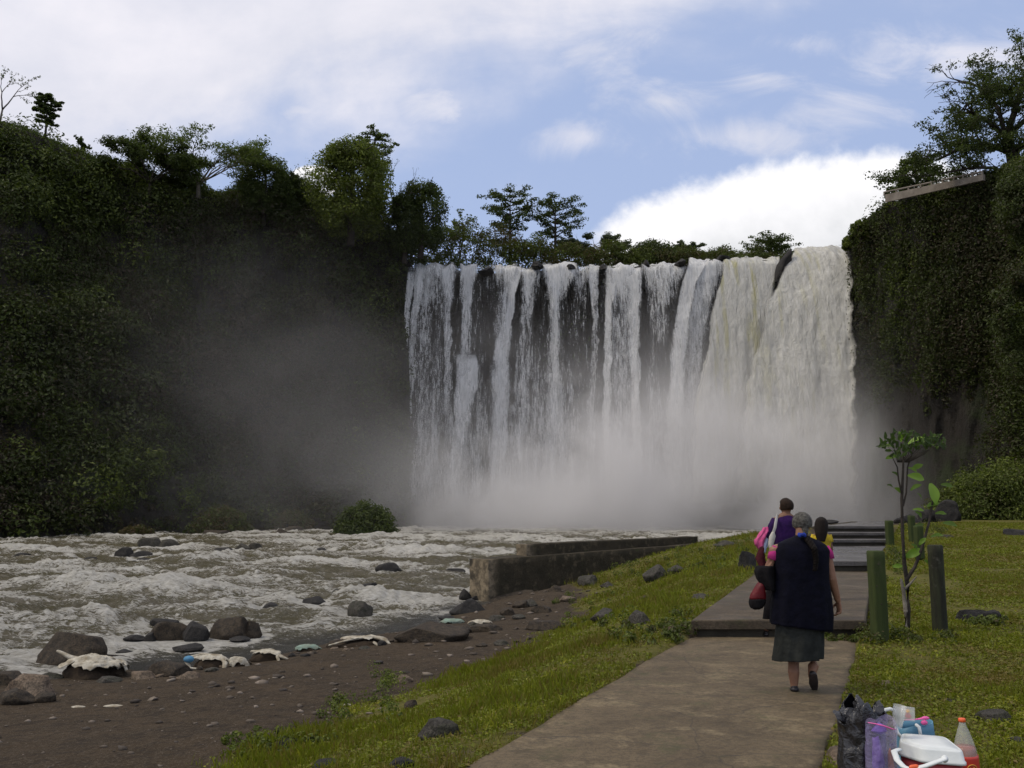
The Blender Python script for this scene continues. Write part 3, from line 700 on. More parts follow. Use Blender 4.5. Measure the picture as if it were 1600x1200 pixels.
skyline(412, 244, 340, 80, 113, 'dense', M['leafdark'], 'leafy dark tree just right of the leafless one', 7, per=0, tint=.5)
skyline(448, 268, 345, 60, 114, 'dense', M['leafdark'], 'low rounded dark tree beside the gap with white cloud', 8, per=4, tint=.4)
skyline(487, 262, 345, 50, 116, 'bare', M['leafpale'], 'thin see-through tree standing in front of the small white cloud', 9, size=.22, per=22)
skyline(548, 222, 372, 128, 113, 'dense', M['leaf'], 'big bright green tree smothered in creepers', 10, per=20, tint=.74, size=.36)
skyline(583, 206, 320, 66, 115, 'layer', M['leafdark'], 'open-topped tree poking out above the creeper-covered tree', 11, per=18, tint=.7, size=.3)
skyline(624, 262, 372, 60, 117, 'bare', M['leafpale'], 'bare branching tree between the bright tree and the dark one', 12, size=.2, per=12)
skyline(657, 283, 392, 84, 116, 'dense', M['leafdark'], 'dark full tree at the left end of the falls', 13, per=8, tint=.38)
skyline(632, 305, 400, 60, 115, 'dense', M['leafdark'], 'smaller dark tree leaning against the full one at the falls corner', 14, per=4, tint=.3)
skyline(716, 338, 410, 56, 128, 'bare', M['leafdark'], 'small feathery tree between the dark full tree and the flat-topped one', 15, per=50, size=.28, tint=.8)
skyline(797, 303, 408, 96, 126, 'layer', M['leafdark'], 'flat-topped tree with level boughs above the falls', 16, per=22, tint=.42, size=.34)
skyline(868, 312, 412, 92, 127, 'layer', M['leafdark'], 'second level-boughed tree, right neighbour of the flat-topped one', 17, per=20, tint=.45, size=.32)
skyline(925, 362, 415, 90, 128, 'airy', M['leafpale'], 'low pale lacy tree on the rim right of the level-boughed pair', 18, per=16, tint=.4, size=.28)
skyline(965, 360, 418, 60, 129, 'bare', M['leafpale'], 'twiggy pale tree next to the dark domed bush', 19, per=30, size=.25)
skyline(1018, 373, 415, 92, 124, 'bush', M['leafdark'], 'dark domed bush on the rim above the middle of the falls', 20, per=14, tint=.35, name='bush', cat='bush', group='bushes on the rim')
skyline(1086, 376, 412, 78, 127, 'airy', M['leafpale'], 'pale feathery tree above the foaming streams', 21, per=18, tint=.5, size=.26)
skyline(1150, 392, 415, 60, 126, 'bush', M['leafpale'], 'low pale bush between the feathery tree and the flat one', 22, per=6, tint=.5, name='bush', cat='bush', group='bushes on the rim')
skyline(1207, 376, 414, 84, 124, 'layer', M['leafdark'], 'flat fan-shaped tree beside the biggest stream', 23, per=22, tint=.6, size=.28)
# undergrowth along the rim, with single bushes
n = 900; pxs = RNG.uniform(640, 1236, n); hh = np.interp(pxs, [640, 700, 760, 830, 880, 950, 1040, 1140, 1236], [366, 352, 356, 372, 382, 386, 392, 398, 402])+7*np.sin(pxs*.11)+4*np.sin(pxs*.27)
pys = hh+(np.interp(pxs, [640, 1236], [422, 408])-hh)*RNG.random(n)
C = np.array([at(a, b_, 119.5+6*RNG.random())[:] for a, b_ in zip(pxs, pys)]); R = .5+.8*RNG.random(n)
leafobj('undergrowth', [clump_leaves(C, R, 60, .32, np.clip(.45+.3*fbm(C, .15, 3, seed=81)+.12*RNG.normal(size=n), 0, 1), .8)], M['leaf']).__setitem__('kind', 'stuff')
# big tree on the right cliff: several great limbs
def bigtree():
    root = empty('tree', at(1585, 262, 84)); tag(root, 'huge spreading tree on top of the right cliff, over the terrace parapet', 'tree', None)
    rng = np.random.default_rng(5); mb = MB(); tips = []
    b0 = Vector(root.location)
    def q(px, py, Y): return Vector(at(px, py, Y))-b0
    trunk = [q(1590, 275, 84), q(1582, 240, 84), q(1572, 215, 84)]
    mb.tube(trunk, [.75, .6, .5], 9, round_=False)
    limbs = [([trunk[1], q(1540, 225, 83), q(1500, 232, 82), q(1465, 250, 81)], .30), ([trunk[2], q(1545, 190, 84), q(1515, 175, 84), q(1488, 182, 84)], .30),
             ([trunk[2], q(1560, 170, 85), q(1530, 135, 86), q(1505, 128, 86)], .26), ([trunk[2], q(1590, 160, 85), q(1600, 120, 86), q(1615, 100, 86)], .34),
             ([trunk[1], q(1615, 215, 82), q(1650, 200, 80), q(1690, 190, 79)], .35), ([trunk[0], q(1550, 262, 82), q(1520, 262, 81), q(1440, 276, 81)], .2), ([trunk[2], q(1610, 180, 83), q(1640, 140, 82), q(1680, 120, 82)], .3)]
    for li, (pts, r) in enumerate(limbs):
        mb.tube(pts, [r, r*.8, r*.6, r*.35], 7, round_=False)
        for k in range(1, 4):
            for j in range(4):
                d = Vector((rng.normal()*.8, rng.normal()*.8, .35+rng.random()*.7)); d += (pts[k]-pts[k-1]).normalized()*.6
                f = rng.random(); grow(mb, tips, pts[k-1].lerp(pts[k], f), d.normalized(), 2.0, r*.30, 2, rng, .7, .05, (2, 3), .1, .75, .2)
    C = np.array([t_[0][:] for t_ in tips]); keep = rng.random(len(C)) < .78; W = C+np.array(b0)
    # thin the twigs at the upper left, keep them nearly bare
    u_ = W[:, 0]/W[:, 1]*F*ca+800; bare = (u_ < 1545) & (W[:, 2] > at(1500, 178, 84).z); keep &= ~(bare & (rng.random(len(C)) < .75))
    C = C[keep]; R = .45+.45*rng.random(len(C))
    mb.build('trunk', M['bark'], root)
    leafobj('crown', [clump_leaves(C, R, 34, .25, np.clip(.42+.2*rng.normal(size=len(C)), 0, 1), .5, rng, .2)], M['leafdark'], root)
bigtree()
# shrubs near the parapet and hanging masses at the right edge
skyline(1432, 248, 300, 66, 90, 'dense', M['leafdark'], 'small dark tree leaning over the end of the terrace parapet', 31, per=-2, tint=.55, size=.26, name='tree', group='greenery on the right cliff top')
skyline(1392, 290, 308, 18, 94.5, 'bush', M['leafdark'], 'tiny spiky plant at the tip of the terrace parapet', 32, name='shrub', cat='shrub', group='greenery on the right cliff top', per=4, size=.2)
skyline(1412, 284, 304, 16, 93, 'bush', M['leafdark'], 'pointed little shrub rising behind the terrace parapet', 33, name='shrub', cat='shrub', group='greenery on the right cliff top', per=4, size=.2)
skyline(1345, 338, 372, 34, 98.5, 'bush', M['leaf'], 'green shrub on the cliff shoulder beside the biggest stream', 34, name='shrub', cat='shrub', group='greenery on the right cliff top', per=8, tint=.6)
skyline(1326, 368, 388, 22, 103.5, 'bush', M['leaf'], 'grass-like tuft on the cliff edge where the biggest stream pours', 35, name='shrub', cat='shrub', group='greenery on the right cliff top', per=10, tint=.85)
n = 130
for (x0, x1, y0, y1, Yd, tn) in ((1562, 1660, 255, 385, 58, .50), (1556, 1680, 420, 585, 52, .45)):
    pxs = RNG.uniform(x0, x1, n); f = RNG.random(n); pys = y0+(y1-y0)*f
    pxs = pxs + 38*np.abs(f-.45)*(pxs < (x0+x1)/2)
    C = np.array([at(a, b_, Yd+4*RNG.random())[:] for a, b_ in zip(pxs, pys)]); R = .35+.55*RNG.random(n)
    leafobj('cliff_foliage', [clump_leaves(C, R, 150, .22, np.clip(tn+.25*fbm(C, .4, 3, seed=83)+.1*RNG.normal(size=n), 0, 1), .8)], M['leafcliff']).__setitem__('kind', 'stuff')
# nearer cliff shoulder carrying that growth
pts = np.linspace(0, 1, 60); G = []
for i, a in enumerate(np.linspace(0, 1, 40)):
    row = []
    for j, b_ in enumerate(np.linspace(0, 1, 50)):
        edge = np.interp(b_, [0, .3, .55, .8, 1], [1680, 1625, 1640, 1640, 1640]); Yd = 54 if b_ < .8 else 57
        q = at(edge+a*160, 800-b_*560, Yd+ (1-a)**2*0 + 12*(1-math.sqrt(max(0, 1-(1-a)**2)))); row.append(q[:])
    G.append(row)
G = np.array(G); G += (fbm(G, .25, 4, seed=85)*1.4)[:, :, None]*np.array([.6, -1, .2])
tag(mesh('cliff', G, gridfaces(40, 50), M['cliff'], attrs={'green': np.ones(G.shape[:2])}), kind='structure')

# thicket filling the skyline between the single trees on the left
n = 1500; pxs = RNG.uniform(-40, 640, n); rim_ = np.interp(pxs, ST[:, 0], ST[:, 3]); dpt = np.interp(pxs, ST[:, 0], ST[:, 2])
up_ = np.interp(pxs, [-40, 60, 180, 230, 330, 400, 470, 500, 560, 640], [8, 8, 14, 34, 46, 50, 40, 34, 40, 60])*(.55+.45*np.sin(pxs*.05)*np.sin(pxs*.021+1))
C = np.array([at(a, b_+6-u_*f_, d_+1+3*RNG.random())[:] for a, b_, u_, f_, d_ in zip(pxs, rim_, up_, RNG.random(n), dpt)]); R = .5+.7*RNG.random(n)
leafobj('undergrowth', [clump_leaves(C, R, 55, .32, np.clip(.45+.35*fbm(C, .2, 3, seed=86)+.1*RNG.normal(size=n), 0, 1), .8)], M['leafdark']).__setitem__('kind', 'stuff')
# terrace parapet on the right cliff
M['plaster'] = simple('weathered_plaster', (.22, .195, .165), (.14, .12, .10), .8, .85, .01, 4)
r = empty('parapet', at(1384, 312, 91.5)); tag(r, 'pale beige terrace parapet running along the right cliff top', 'parapet')
mb = MB(); A = [(1383, 312, 299, 91.5), (1440, 299, 287, 85.5), (1492, 287, 276, 81.5), (1536, 277, 267, 79)]
for (a, b_) in zip(A[:-1], A[1:]):
    p0, p1, q0, q1 = at(a[0], a[1]+2, a[3]), at(b_[0], b_[1]+2, b_[3]), at(a[0], a[2]+5, a[3]), at(b_[0], b_[2]+5, b_[3])
    n_ = Vector((p1.y-p0.y, -(p1.x-p0.x), 0)).normalized()*-.3
    p0.z -= .15; p1.z -= .15
    mb.add([p0[:], p1[:], q1[:], q0[:], (p0+n_)[:], (p1+n_)[:], (q1+n_)[:], (q0+n_)[:]], [(0, 1, 2, 3), (5, 4, 7, 6), (3, 2, 6, 7), (0, 3, 7, 4), (1, 5, 6, 2)])
rel(mb.build('wall', M['plaster'], r, smooth_=False), r)
for k in range(10):
    f = k/9*3; i = min(2, int(f)); f -= i; a, b_ = A[i], A[i+1]; L = [a[q]+(b_[q]-a[q])*f for q in range(4)]
    lo, hi = at(L[0], L[2]+5, L[3]), at(L[0], L[2], L[3]); pm = MB(); pm.box((lo.x, lo.y+.15, (lo.z+hi.z)/2), (.16, .16, hi.z-lo.z+.02), .6); rel(pm.build('post', M['plaster'], r, smooth_=False), r)
mb = MB(); mb.tube([Vector(at(a[0], a[2]+.5, a[3]))+Vector((0, .15, 0)) for a in A], .09, 6); rel(mb.build('rail', M['plaster'], r), r)

for k in range(30):
    px = random.uniform(-20, 530); b_ = gnd(px, random.uniform(832, 838), WATER); r_ = random.uniform(.5, 1.5)
    FARROCKS.append((b_, r_, k))
# bushes by the water and the clipped mound on the lawn
def bushat(px, pyb, wpx, hpx, zb, label, lm, seed, **kw):
    b_ = gnd(px, pyb, zb); return tree('bush', label, b_, hpx/F*b_.y*1.02, wpx/F*b_.y, 'bush', lm, kw.pop('group', 'bushes on the far bank'), seed, 'bush', **kw)
bushat(570, 838, 92, 54, WATER, 'rounded dark green bush standing alone in the river by the mist', M['leafdark'], 41, per=34, tint=.62, size=.28)
bushat(345, 836, 92, 46, WATER, 'olive bush growing on the far bank opposite the brown river rocks', M['leaf'], 42, per=14, tint=.36, size=.28)
bushat(147, 838, 64, 16, WATER, 'low flat bush on the far bank at the left', M['leaf'], 43, per=10, tint=.3, size=.25)
bushat(212, 842, 56, 20, WATER, 'small brownish bush between the flat bush and the olive bush', M['leaf'], 44, per=10, tint=.2, size=.25)
bushat(455, 832, 70, 36, WATER, 'dim misty bush between the olive bush and the lone round one', M['leaf'], 45, per=8, tint=.3, size=.28)
bushat(1585, 815, 230, 92, .75, 'wide clipped-looking green mound of shrubs at the far edge of the lawn', M['leaf'], 46, per=230, tint=.62, size=.16, group='shrubs beyond the lawn')
# ---------------------------------------------------------------- the falls
def g_iso(t): return nd(t, 'Mapping', {'Vector': geo(t), 'Scale': (1, 1, .45)}).outputs[0]
def watermat(name, c1, c2, c3, ks, cut, fb=.10, fs=.7):
    m, t = mat(name)
    co = nd(t, 'CombineXYZ', {0: attr(t, 'fx'), 1: attr(t, 'fz'), 2: attr(t, 'seed')}).outputs[0]
    a = nd(t, 'Mapping', {'Vector': co, 'Scale': (ks*1.1, ks*.10, 1)}).outputs[0]; b_ = nd(t, 'Mapping', {'Vector': co, 'Scale': (ks*4.0, ks*.55, 1)}).outputs[0]; c_ = nd(t, 'Mapping', {'Vector': co, 'Scale': (ks*9, ks*4, 1)}).outputs[0]
    n1 = noise(t, a, 1, 3, .6); n2 = noise(t, b_, 1, 5, .7, .4); n3 = noise(t, c_, 1, 3, .7)
    s = mth(t, 'ADD', mth(t, 'ADD', mth(t, 'MULTIPLY', n1, .85), mth(t, 'MULTIPLY', n2, 1.35)), mth(t, 'MULTIPLY', n3, .75))
    # mean about 1.32
    v_ = mth(t, 'ADD', mth(t, 'MULTIPLY', mth(t, 'SUBTRACT', s, 1.475), 2.8), mth(t, 'MULTIPLY', mth(t, 'SUBTRACT', attr(t, 'dens'), .5), 1.7))
    al = smooth(t, v_, -cut, cut)
    al = mth(t, 'MULTIPLY', al, attr(t, 'edge'))
    col = mixc(t, smooth(t, noise(t, b_, 1.3, 5, .65), .35, .65), c1, c2)
    col = mixc(t, mth(t, 'MULTIPLY', smooth(t, noise(t, a, 1.4, 3, .5), .52, .66), attr(t, 'murk')), col, c3)
    fr_ = noise(t, g_iso(t), .9, 7, .7, .5); col = mixc(t, mth(t, 'MULTIPLY', smooth(t, fr_, .44, .58), .5), col, tuple(x*.70 for x in c1))
    d = nd(t, 'BsdfPrincipled', {'Base Color': col, 'Roughness': .7, 'Specular IOR Level': .2})
    t.links.new(bump(t, mth(t, 'ADD', n2, mth(t, 'ADD', mth(t, 'MULTIPLY', n3, .5), mth(t, 'MULTIPLY', noise(t, g_iso(t), 1.1, 7, .68, .6), fb*9))), fb, fs), d.inputs['Normal'])
    tr = nd(t, 'BsdfTranslucent', {'Color': col})
    s1 = nd(t, 'MixShader', {0: .3, 1: d.outputs[0], 2: tr.outputs[0]})
    mx = nd(t, 'MixShader', {0: al, 1: nd(t, 'BsdfTransparent').outputs[0], 2: s1.outputs[0]})
    fin(t, mx); return m
M['fall'] = watermat('falling_water', (.82, .82, .81), (.60, .61, .61), (.42, .40, .30), 1.35, .62)
M['fallbig'] = watermat('heavy_falling_water', (.84, .83, .78), (.68, .67, .61), (.54, .51, .24), .6, .4, .22, 1.0)
falls = empty('waterfall', at(980, 830, 112)); tag(falls, 'tall wide curtain waterfall of many white streams over a dark cliff into mist', 'waterfall')
def rimz(px):
    return np.interp(px, ST[:, 0], ST[:, 3]), np.interp(px, ST[:, 0], ST[:, 2])
def stream(edges, dens, mt='fall', layers=2, fwd=2.0, lump=.25, seed=0, murk=0.0, nx=None, label=None, soft=.32, rise=3, spread=None):
    """edges: [(py, left px, right px)] from the lip down; dens: number or [(py, density)]"""
    E = np.array(edges, float); V = []; A = {k: [] for k in ('fx', 'fz', 'seed', 'dens', 'edge', 'murk')}; Fs = []; off = 0
    y0, y1 = E[0, 0], E[-1, 0]; nr = int((y1-y0)/2.6)+2
    wmax = (E[:, 2]-E[:, 1]).max(); nc = nx or max(8, int(wmax/1.8))
    for L in range(layers):
        pys = np.concatenate([[y0-.01]*5, np.linspace(y0, y1, nr)]); backs = np.concatenate([[4.5, 3, 1.8, .9, .3], np.zeros(nr)])
        ups = np.concatenate([[.25, .35, .35, .25, .1], np.zeros(nr)])
        s = np.linspace(0, 1, nc)
        lx = np.interp(pys, E[:, 0], E[:, 1]); rx = np.interp(pys, E[:, 0], E[:, 2])
        jt = fbm(P3(pys*.035, seed), 1, 4, .6, seed=seed+31); jr_ = fbm(P3(pys*.05, seed+5), 1, 5, .7, seed=seed+33); big_ = np.clip((pys-y0)/60, 0, 1)*(1.6 if mt == 'fallbig' else 1)
        lx = lx+jt*4*big_; rx = rx+jr_*5*big_
        PX = lx[:, None]+(rx-lx)[:, None]*s; PY = np.repeat(pys[:, None], nc, 1)
        cx = (E[0, 1]+(E[0, 2]-E[0, 1])*s)
        ry, rd = rimz(cx)
        PYt = PY
        tt = np.clip((pys-y0)/(780-y0), 0, 1)[:, None]
        D = rd[None]-fwd*np.sqrt(np.clip(tt*1.2, 0, 1.5))*1.0-.5-L*.55
        D = D + backs[:, None]
        X_ = (PX-800)/F; Yc = (600-PYt)/F; den = ca-sa*Yc; k = D/den
        G = np.stack([X_*k, D, EYE+(sa+ca*Yc)*k], -1)
        G[:, :, 2] += ups[:, None]
        tr_ = np.clip(tt*6, 0, 1)
        an = .10 if mt == 'fallbig' else .3
        nse = fbm(G*[1, 1, an]+L*9, .5, 3, .5, seed=seed+L)*lump*1.7 + fbm(G*[1, 1, an*1.5], 2.4, 3, .6, seed=seed+7)*lump*.16
        G[:, :, 1] -= nse*(.25+.75*tr_)
        G[:, :, 0] += fbm(G*[.4, .4, .5]+L*5, .5, 3, seed=seed+11)*(.28+.5*tt)
        G[:, :, 2] += fbm(G*[1, .3, .02], 1.1, 3, seed=seed+13)*(.75)*(1-tr_)
        ed = np.minimum(s/soft, (1-s)/soft); ed = np.clip(ed, 0, 1)[None]*np.ones_like(PX)
        dn = dens if not hasattr(dens, '__len__') else np.interp(pys, [d_[0] for d_ in dens], [d_[1] for d_ in dens])[:, None]
        dn = (dn-(0 if mt == 'fallbig' else .05))*np.ones_like(PX) - (.55 if mt == 'fallbig' else .95)*(1-ed)**1.2*(.4+.6*tr_)
        # strand structure that keeps its column all the way down
        st = fbm(P3(s*wmax/14+seed, L*3.1), 1, 3, .6, seed=seed+17)[None]
        dn = dn + st*.55*(0.35 if mt == 'fallbig' else 1)
        top_ = np.clip(backs/4.5, 0, 1)[:, None]
        A['fx'].append((G[:, :, 0]-0*tt).ravel()); A['fz'].append((G[:, :, 2]+backs[:, None]*1).ravel()); A['seed'].append(np.full(PX.size, seed*3.7+L*1.9))
        A['dens'].append((dn+.16*(1-tr_)).ravel()); e2 = np.clip(ed*3, 0, 1)*np.clip((y1-PY)/45, 0, 1)*(np.clip((PY-y0+2)/14, 0, 1) if y0 > 440 else 1)*(1-top_*.0)
        A['edge'].append(np.clip(e2+.0, 0, 1).ravel()); A['murk'].append((murk*(1-.75*tt)*np.ones_like(PX)).ravel())
        V.append(G.reshape(-1, 3)); Fs.append(gridfaces(len(pys), nc, off)); off += PX.size
    o = mesh('stream', np.concatenate(V), np.concatenate(Fs)[:, ::-1], M[mt], falls, attrs={k: np.concatenate(v_) for k, v_ in A.items()}); rel(o, falls)
    if label: o['label'] = label
    return o
stream([(421, 640, 1076), (560, 632, 1050), (800, 620, 1040)], [(417, .04), (450, -.08), (540, .0), (620, .24), (800, .42)], seed=40, layers=2, soft=.02, fwd=1.0, label='fine spray trickling between the streams')
# thin streams on the left
stream([(419, 637, 716), (500, 628, 714), (690, 617, 712), (800, 612, 708)], [(417, .62), (440, .40), (520, .26), (800, .14)], seed=1, label='thin veil of water at the far left end')
stream([(424, 637, 650), (500, 630, 644), (690, 618, 630), (800, 612, 626)], [(417, .7), (560, .55), (800, .35)], seed=21, layers=1)
stream([(419, 649, 664), (500, 640, 656), (690, 632, 644), (800, 630, 642)], [(417, .85), (560, .66), (800, .45)], seed=2, layers=2)
stream([(418, 688, 712), (500, 690, 708), (690, 692, 712), (800, 690, 712)], [(417, .75), (480, .5), (800, .3)], seed=3)
stream([(418, 718, 747), (480, 716, 742), (550, 714, 740), (800, 700, 736)], [(417, .95), (445, .56), (520, .42), (800, .3)], seed=4)
stream([(551, 712, 744), (575, 712, 750), (620, 708, 746), (700, 700, 730), (800, 695, 730)], [(551, 1.0), (610, .9), (700, .5), (800, .3)], seed=5, lump=.5, fwd=3.5, label='water bouncing off a ledge half way down')
stream([(420, 772, 815), (470, 770, 802), (560, 764, 800), (700, 762, 800), (800, 755, 800)], [(417, .85), (445, .42), (800, .25)], seed=6)
stream([(420, 797, 816), (450, 793, 808), (500, 786, 802), (535, 772, 800), (600, 764, 800), (700, 762, 796), (800, 758, 792)], [(417, 1.0), (520, .95), (600, .85), (700, .6), (800, .4)], seed=7, label='stream slanting left down to a bulge in the rock')
stream([(423, 814, 846), (500, 808, 838), (600, 800, 836), (800, 798, 836)], [(417, .7), (450, .42), (600, .35), (800, .3)], seed=8)
stream([(416, 845, 903), (470, 850, 885), (560, 848, 884), (700, 845, 886), (800, 840, 890)], [(417, .98), (445, .50), (560, .36), (800, .34)], seed=9, layers=2)
stream([(418, 858, 880), (520, 858, 872), (620, 855, 884), (760, 850, 890)], [(417, 1), (520, .75), (620, .7), (760, .5)], seed=10, layers=1)
stream([(424, 896, 925), (500, 898, 922), (640, 896, 920), (800, 890, 920)], [(417, .5), (450, .32), (800, .25)], seed=11, layers=1)
stream([(419, 920, 938), (500, 922, 936), (640, 915, 935), (800, 910, 935)], [(417, .85), (470, .6), (520, .35), (800, .25)], seed=12)
stream([(419, 948, 1004), (470, 943, 1004), (650, 940, 1004), (800, 935, 1006)], [(417, 1.0), (440, .85), (470, .42), (800, .34)], seed=13)
stream([(430, 948, 964), (500, 944, 958), (660, 941, 955), (800, 938, 955)], [(430, .95), (660, .85), (800, .5)], seed=14, fwd=2.6)
stream([(424, 974, 1004), (500, 978, 1004), (600, 984, 1003), (700, 984, 1006), (800, 980, 1006)], [(424, .9), (500, .7), (660, .75), (800, .5)], seed=15, fwd=2.4)
stream([(418, 1000, 1074), (445, 1002, 1062), (500, 1006, 1052), (560, 1006, 1050)], [(417, .72), (440, .5), (500, .28), (560, .1)], seed=16, label='row of short thin trickles over a dark ledge')
stream([(411, 1076, 1134), (440, 1070, 1132), (520, 1050, 1120), (640, 1038, 1105), (800, 1030, 1100)], [(411, 1.1), (440, .62), (520, .42), (800, .45)], seed=17, lump=.4)
stream([(411, 1076, 1106), (440, 1066, 1088), (520, 1052, 1078), (640, 1038, 1072), (800, 1032, 1075)], [(411, 1.25), (640, 1.0), (800, .8)], seed=18, lump=.4, fwd=3)
# the two heavy streams
stream([(409, 1130, 1218), (440, 1126, 1212), (520, 1108, 1200), (620, 1090, 1186), (800, 1078, 1190)], [(409, 1.4), (800, 1.3)], 'fallbig', 3, 4.0, .28, 19, .9, soft=.10, label='heavy yellowish-white stream, second largest')
stream([(392, 1240, 1322), (400, 1233, 1326), (430, 1222, 1329), (480, 1200, 1331), (560, 1176, 1334), (650, 1162, 1336), (800, 1150, 1340)], [(388, 1.5), (800, 1.4)], 'fallbig', 3, 7.0, .32, 20, .45, soft=.12, label='thickest stream of all, bulging out at the right end')
# dark boulder dividing the heavy streams and rocks on the lip
def blob(c, r, seed=0, sub=4, rough=.28, scale=1.0, planes=8, flatb=.0):
    """an angular boulder: sphere cut by random planes, then roughened"""
    rng = np.random.default_rng(seed*7+3); bm = bmesh.new(); bmesh.ops.create_icosphere(bm, subdivisions=sub, radius=1)
    V = np.array([v_.co[:] for v_ in bm.verts]); bm.verts.index_update(); Fc = [[q.index for q in f.verts] for f in bm.faces]; bm.free()
    for k in range(planes):
        n_ = rng.normal(size=3); n_[2] = abs(n_[2])*.8+.05*rng.normal(); n_ /= np.linalg.norm(n_); d = .50+.30*rng.random(); s = V@n_
        V = V - np.where(s > d, (s-d)*.97, 0)[:, None]*n_
    V = V*(1+fbm(V+seed*3.1, 1.1, 3, .5, seed=seed)*rough)[:, None]; V = V*(1+fbm(V+seed, 4.5, 3, .6, seed=seed+9)*.05)[:, None]
    ext = np.maximum(V.max(0), -V.min(0)); V = V/ext*np.asarray(r)
    return V+np.asarray(c), Fc
def rockobj(name, c, r, m, seed, rz=0, parent=None, **kw):
    V, Fc = blob((0, 0, 0), r, seed, **kw); me = bpy.data.meshes.new(name); me.from_pydata(V.tolist(), [], Fc)
    me.polygons.foreach_set('use_smooth', [True]*len(Fc)); me.materials.append(m)
    o = bpy.data.objects.new(name, me); COL.objects.link(o); o.location = c; o.rotation_euler = (0, 0, rz)
    if parent: o.parent = parent
    return o
p0, p1 = at(1232, 402, 109.5), at(1212, 445, 107)
o = rockobj('rock', p0.lerp(p1, .35), (.95, 1.3, 2.3), M['rockwet'], 3); o.rotation_euler = (0, .40, 0); tag(o, 'dark wedge of rock splitting the two heaviest streams at the lip', 'rock')
for k, (px, py, w_, lab) in enumerate(((760, 424, 26, 'dark lip rock between the ledge stream and the slanting stream'), (840, 415, 20, 'dark lip rock above the middle of the left streams'), (892, 418, 18, 'small dark lip rock right of the widest left stream'), (942, 420, 14, 'narrow dark lip rock beside the paired streams'),
                                     (1010, 414, 12, 'dark lip rock just right of the paired streams'), (1063, 411, 16, 'dark lip rock at the left of the foaming streams'), (1128, 404, 20, 'brown lip rock above the foaming streams'))):
    c0 = at(px, py, 116 if px < 1050 else 113.5); o = rockobj('rock', c0, (w_/F*62, 1.6, .55), M['rockwet'], 60+k); tag(o, lab, 'rock', 'dark rocks along the lip of the falls')

for (b_, r_, k) in FARROCKS:
    o = rockobj('rock', (b_.x, b_.y, b_.z+.1), (r_*1.2, r_*.8, r_*.6), M['rockbrown'], 800+k); tag(o, 'one of the dim boulders strewn along the far bank under the left cliff', 'rock', 'boulders along the far bank')
# ---------------------------------------------------------------- mist
m, t = mat('mist'); g = geo(t); s3 = nd(t, 'SeparateXYZ', {0: g}); gx_, gy_, gz_ = s3.outputs[0], s3.outputs[1], s3.outputs[2]
def gauss(cx, cy, cz, rx, ry, rz):
    r = None
    for s_, c_, q in ((gx_, cx, rx), (gy_, cy, ry), (gz_, cz, rz)):
        a = mth(t, 'DIVIDE', mth(t, 'SUBTRACT', s_, c_), q); a = mth(t, 'MULTIPLY', a, a); r = a if r is None else mth(t, 'ADD', r, a)
    return mth(t, 'EXPONENT', mth(t, 'MULTIPLY', r, -1.0))
nz = noise(t, g, .07, 5, .6, .5)
nf = smooth(t, nz, .36, .64)
L1 = gauss(20, 103, 0, 20, 9, 8.5); L2 = gauss(31, 101, 0, 11, 9, 10); L3 = gauss(14, 106, 6, 21, 6, 11); L4 = gauss(-24, 92, 11, 14, 12, 14); L5 = gauss(44, 94, 0, 10, 10, 6); L6 = gauss(0, 103, 0, 16, 9, 4)
dn = mth(t, 'MULTIPLY', L1, .20)
for l, k in ((L2, .13), (L3, .075), (L4, .0055), (L5, .007), (L6, .03)): dn = mth(t, 'ADD', dn, mth(t, 'MULTIPLY', l, k))
dn = mth(t, 'MULTIPLY', dn, mth(t, 'ADD', .15, mth(t, 'MULTIPLY', nf, 1.7)))
vol = nd(t, 'VolumePrincipled', {'Color': (.999, .992, .997, 1), 'Density': dn, 'Anisotropy': 0.0})
o_ = nd(t, 'OutputMaterial'); t.links.new(vol.outputs[0], o_.inputs[1])
m.cycles.volume_step_rate = .6 if hasattr(m, 'cycles') else 1
M['mist'] = m
mb = MB(); mb.box((6, 93, 13.5), (132, 46, 31)); o = mb.build('mist', M['mist'], smooth_=False); tag(o, kind='stuff')
# ---------------------------------------------------------------- rocks
def rock_at(px, pyb, wpx, hpx, label, m, seed, group, z0=WATER, name='rock', rot=None, sink=.25, dep=.8, planes=5, **kw):
    p = gnd(px, pyb, z0)
    if z0 is None: pass
    s = p.y/F*1.02; W_, H_ = wpx*s/2, hpx*s
    rng = random.Random(seed); hz = H_/(2-sink*2)
    c = (p.x, p.y+W_*dep*.6, z0+H_-hz)
    o = rockobj(name, c, (W_, W_*dep, hz), m, seed, 0, planes=planes, **kw); o.rotation_euler = (0, 0, rng.uniform(-.25, .25) if rot is None else rot)
    return tag(o, label, 'rock', group)
def gpt(px, py):
    """where the sight line meets the land"""
    lo, hi = 3.0, 60.0; r = ray(px, py); best = None
    ys_ = np.linspace(lo, hi, 1200); zz = EYE+np.array(r[2]/r[1]*ys_); hh_ = height(r[0]/r[1]*ys_, ys_, False)
    k = np.where(zz <= hh_)[0]; i = k[0] if len(k) else -1
    return Vector((r[0]/r[1]*ys_[i], ys_[i], float(hh_[i])))
def rock_land(px, pyb, wpx, hpx, label, m, seed, group, **kw):
    p = gpt(px, pyb); return rock_at(px, pyb, wpx, hpx, label, m, seed, group, z0=p.z-.01, **kw)
G1 = 'rocks in the river'; W_ = M['rockwet']; B_ = M['rockbrown']; GY = M['rockgrey']; TN = M['rocktan']
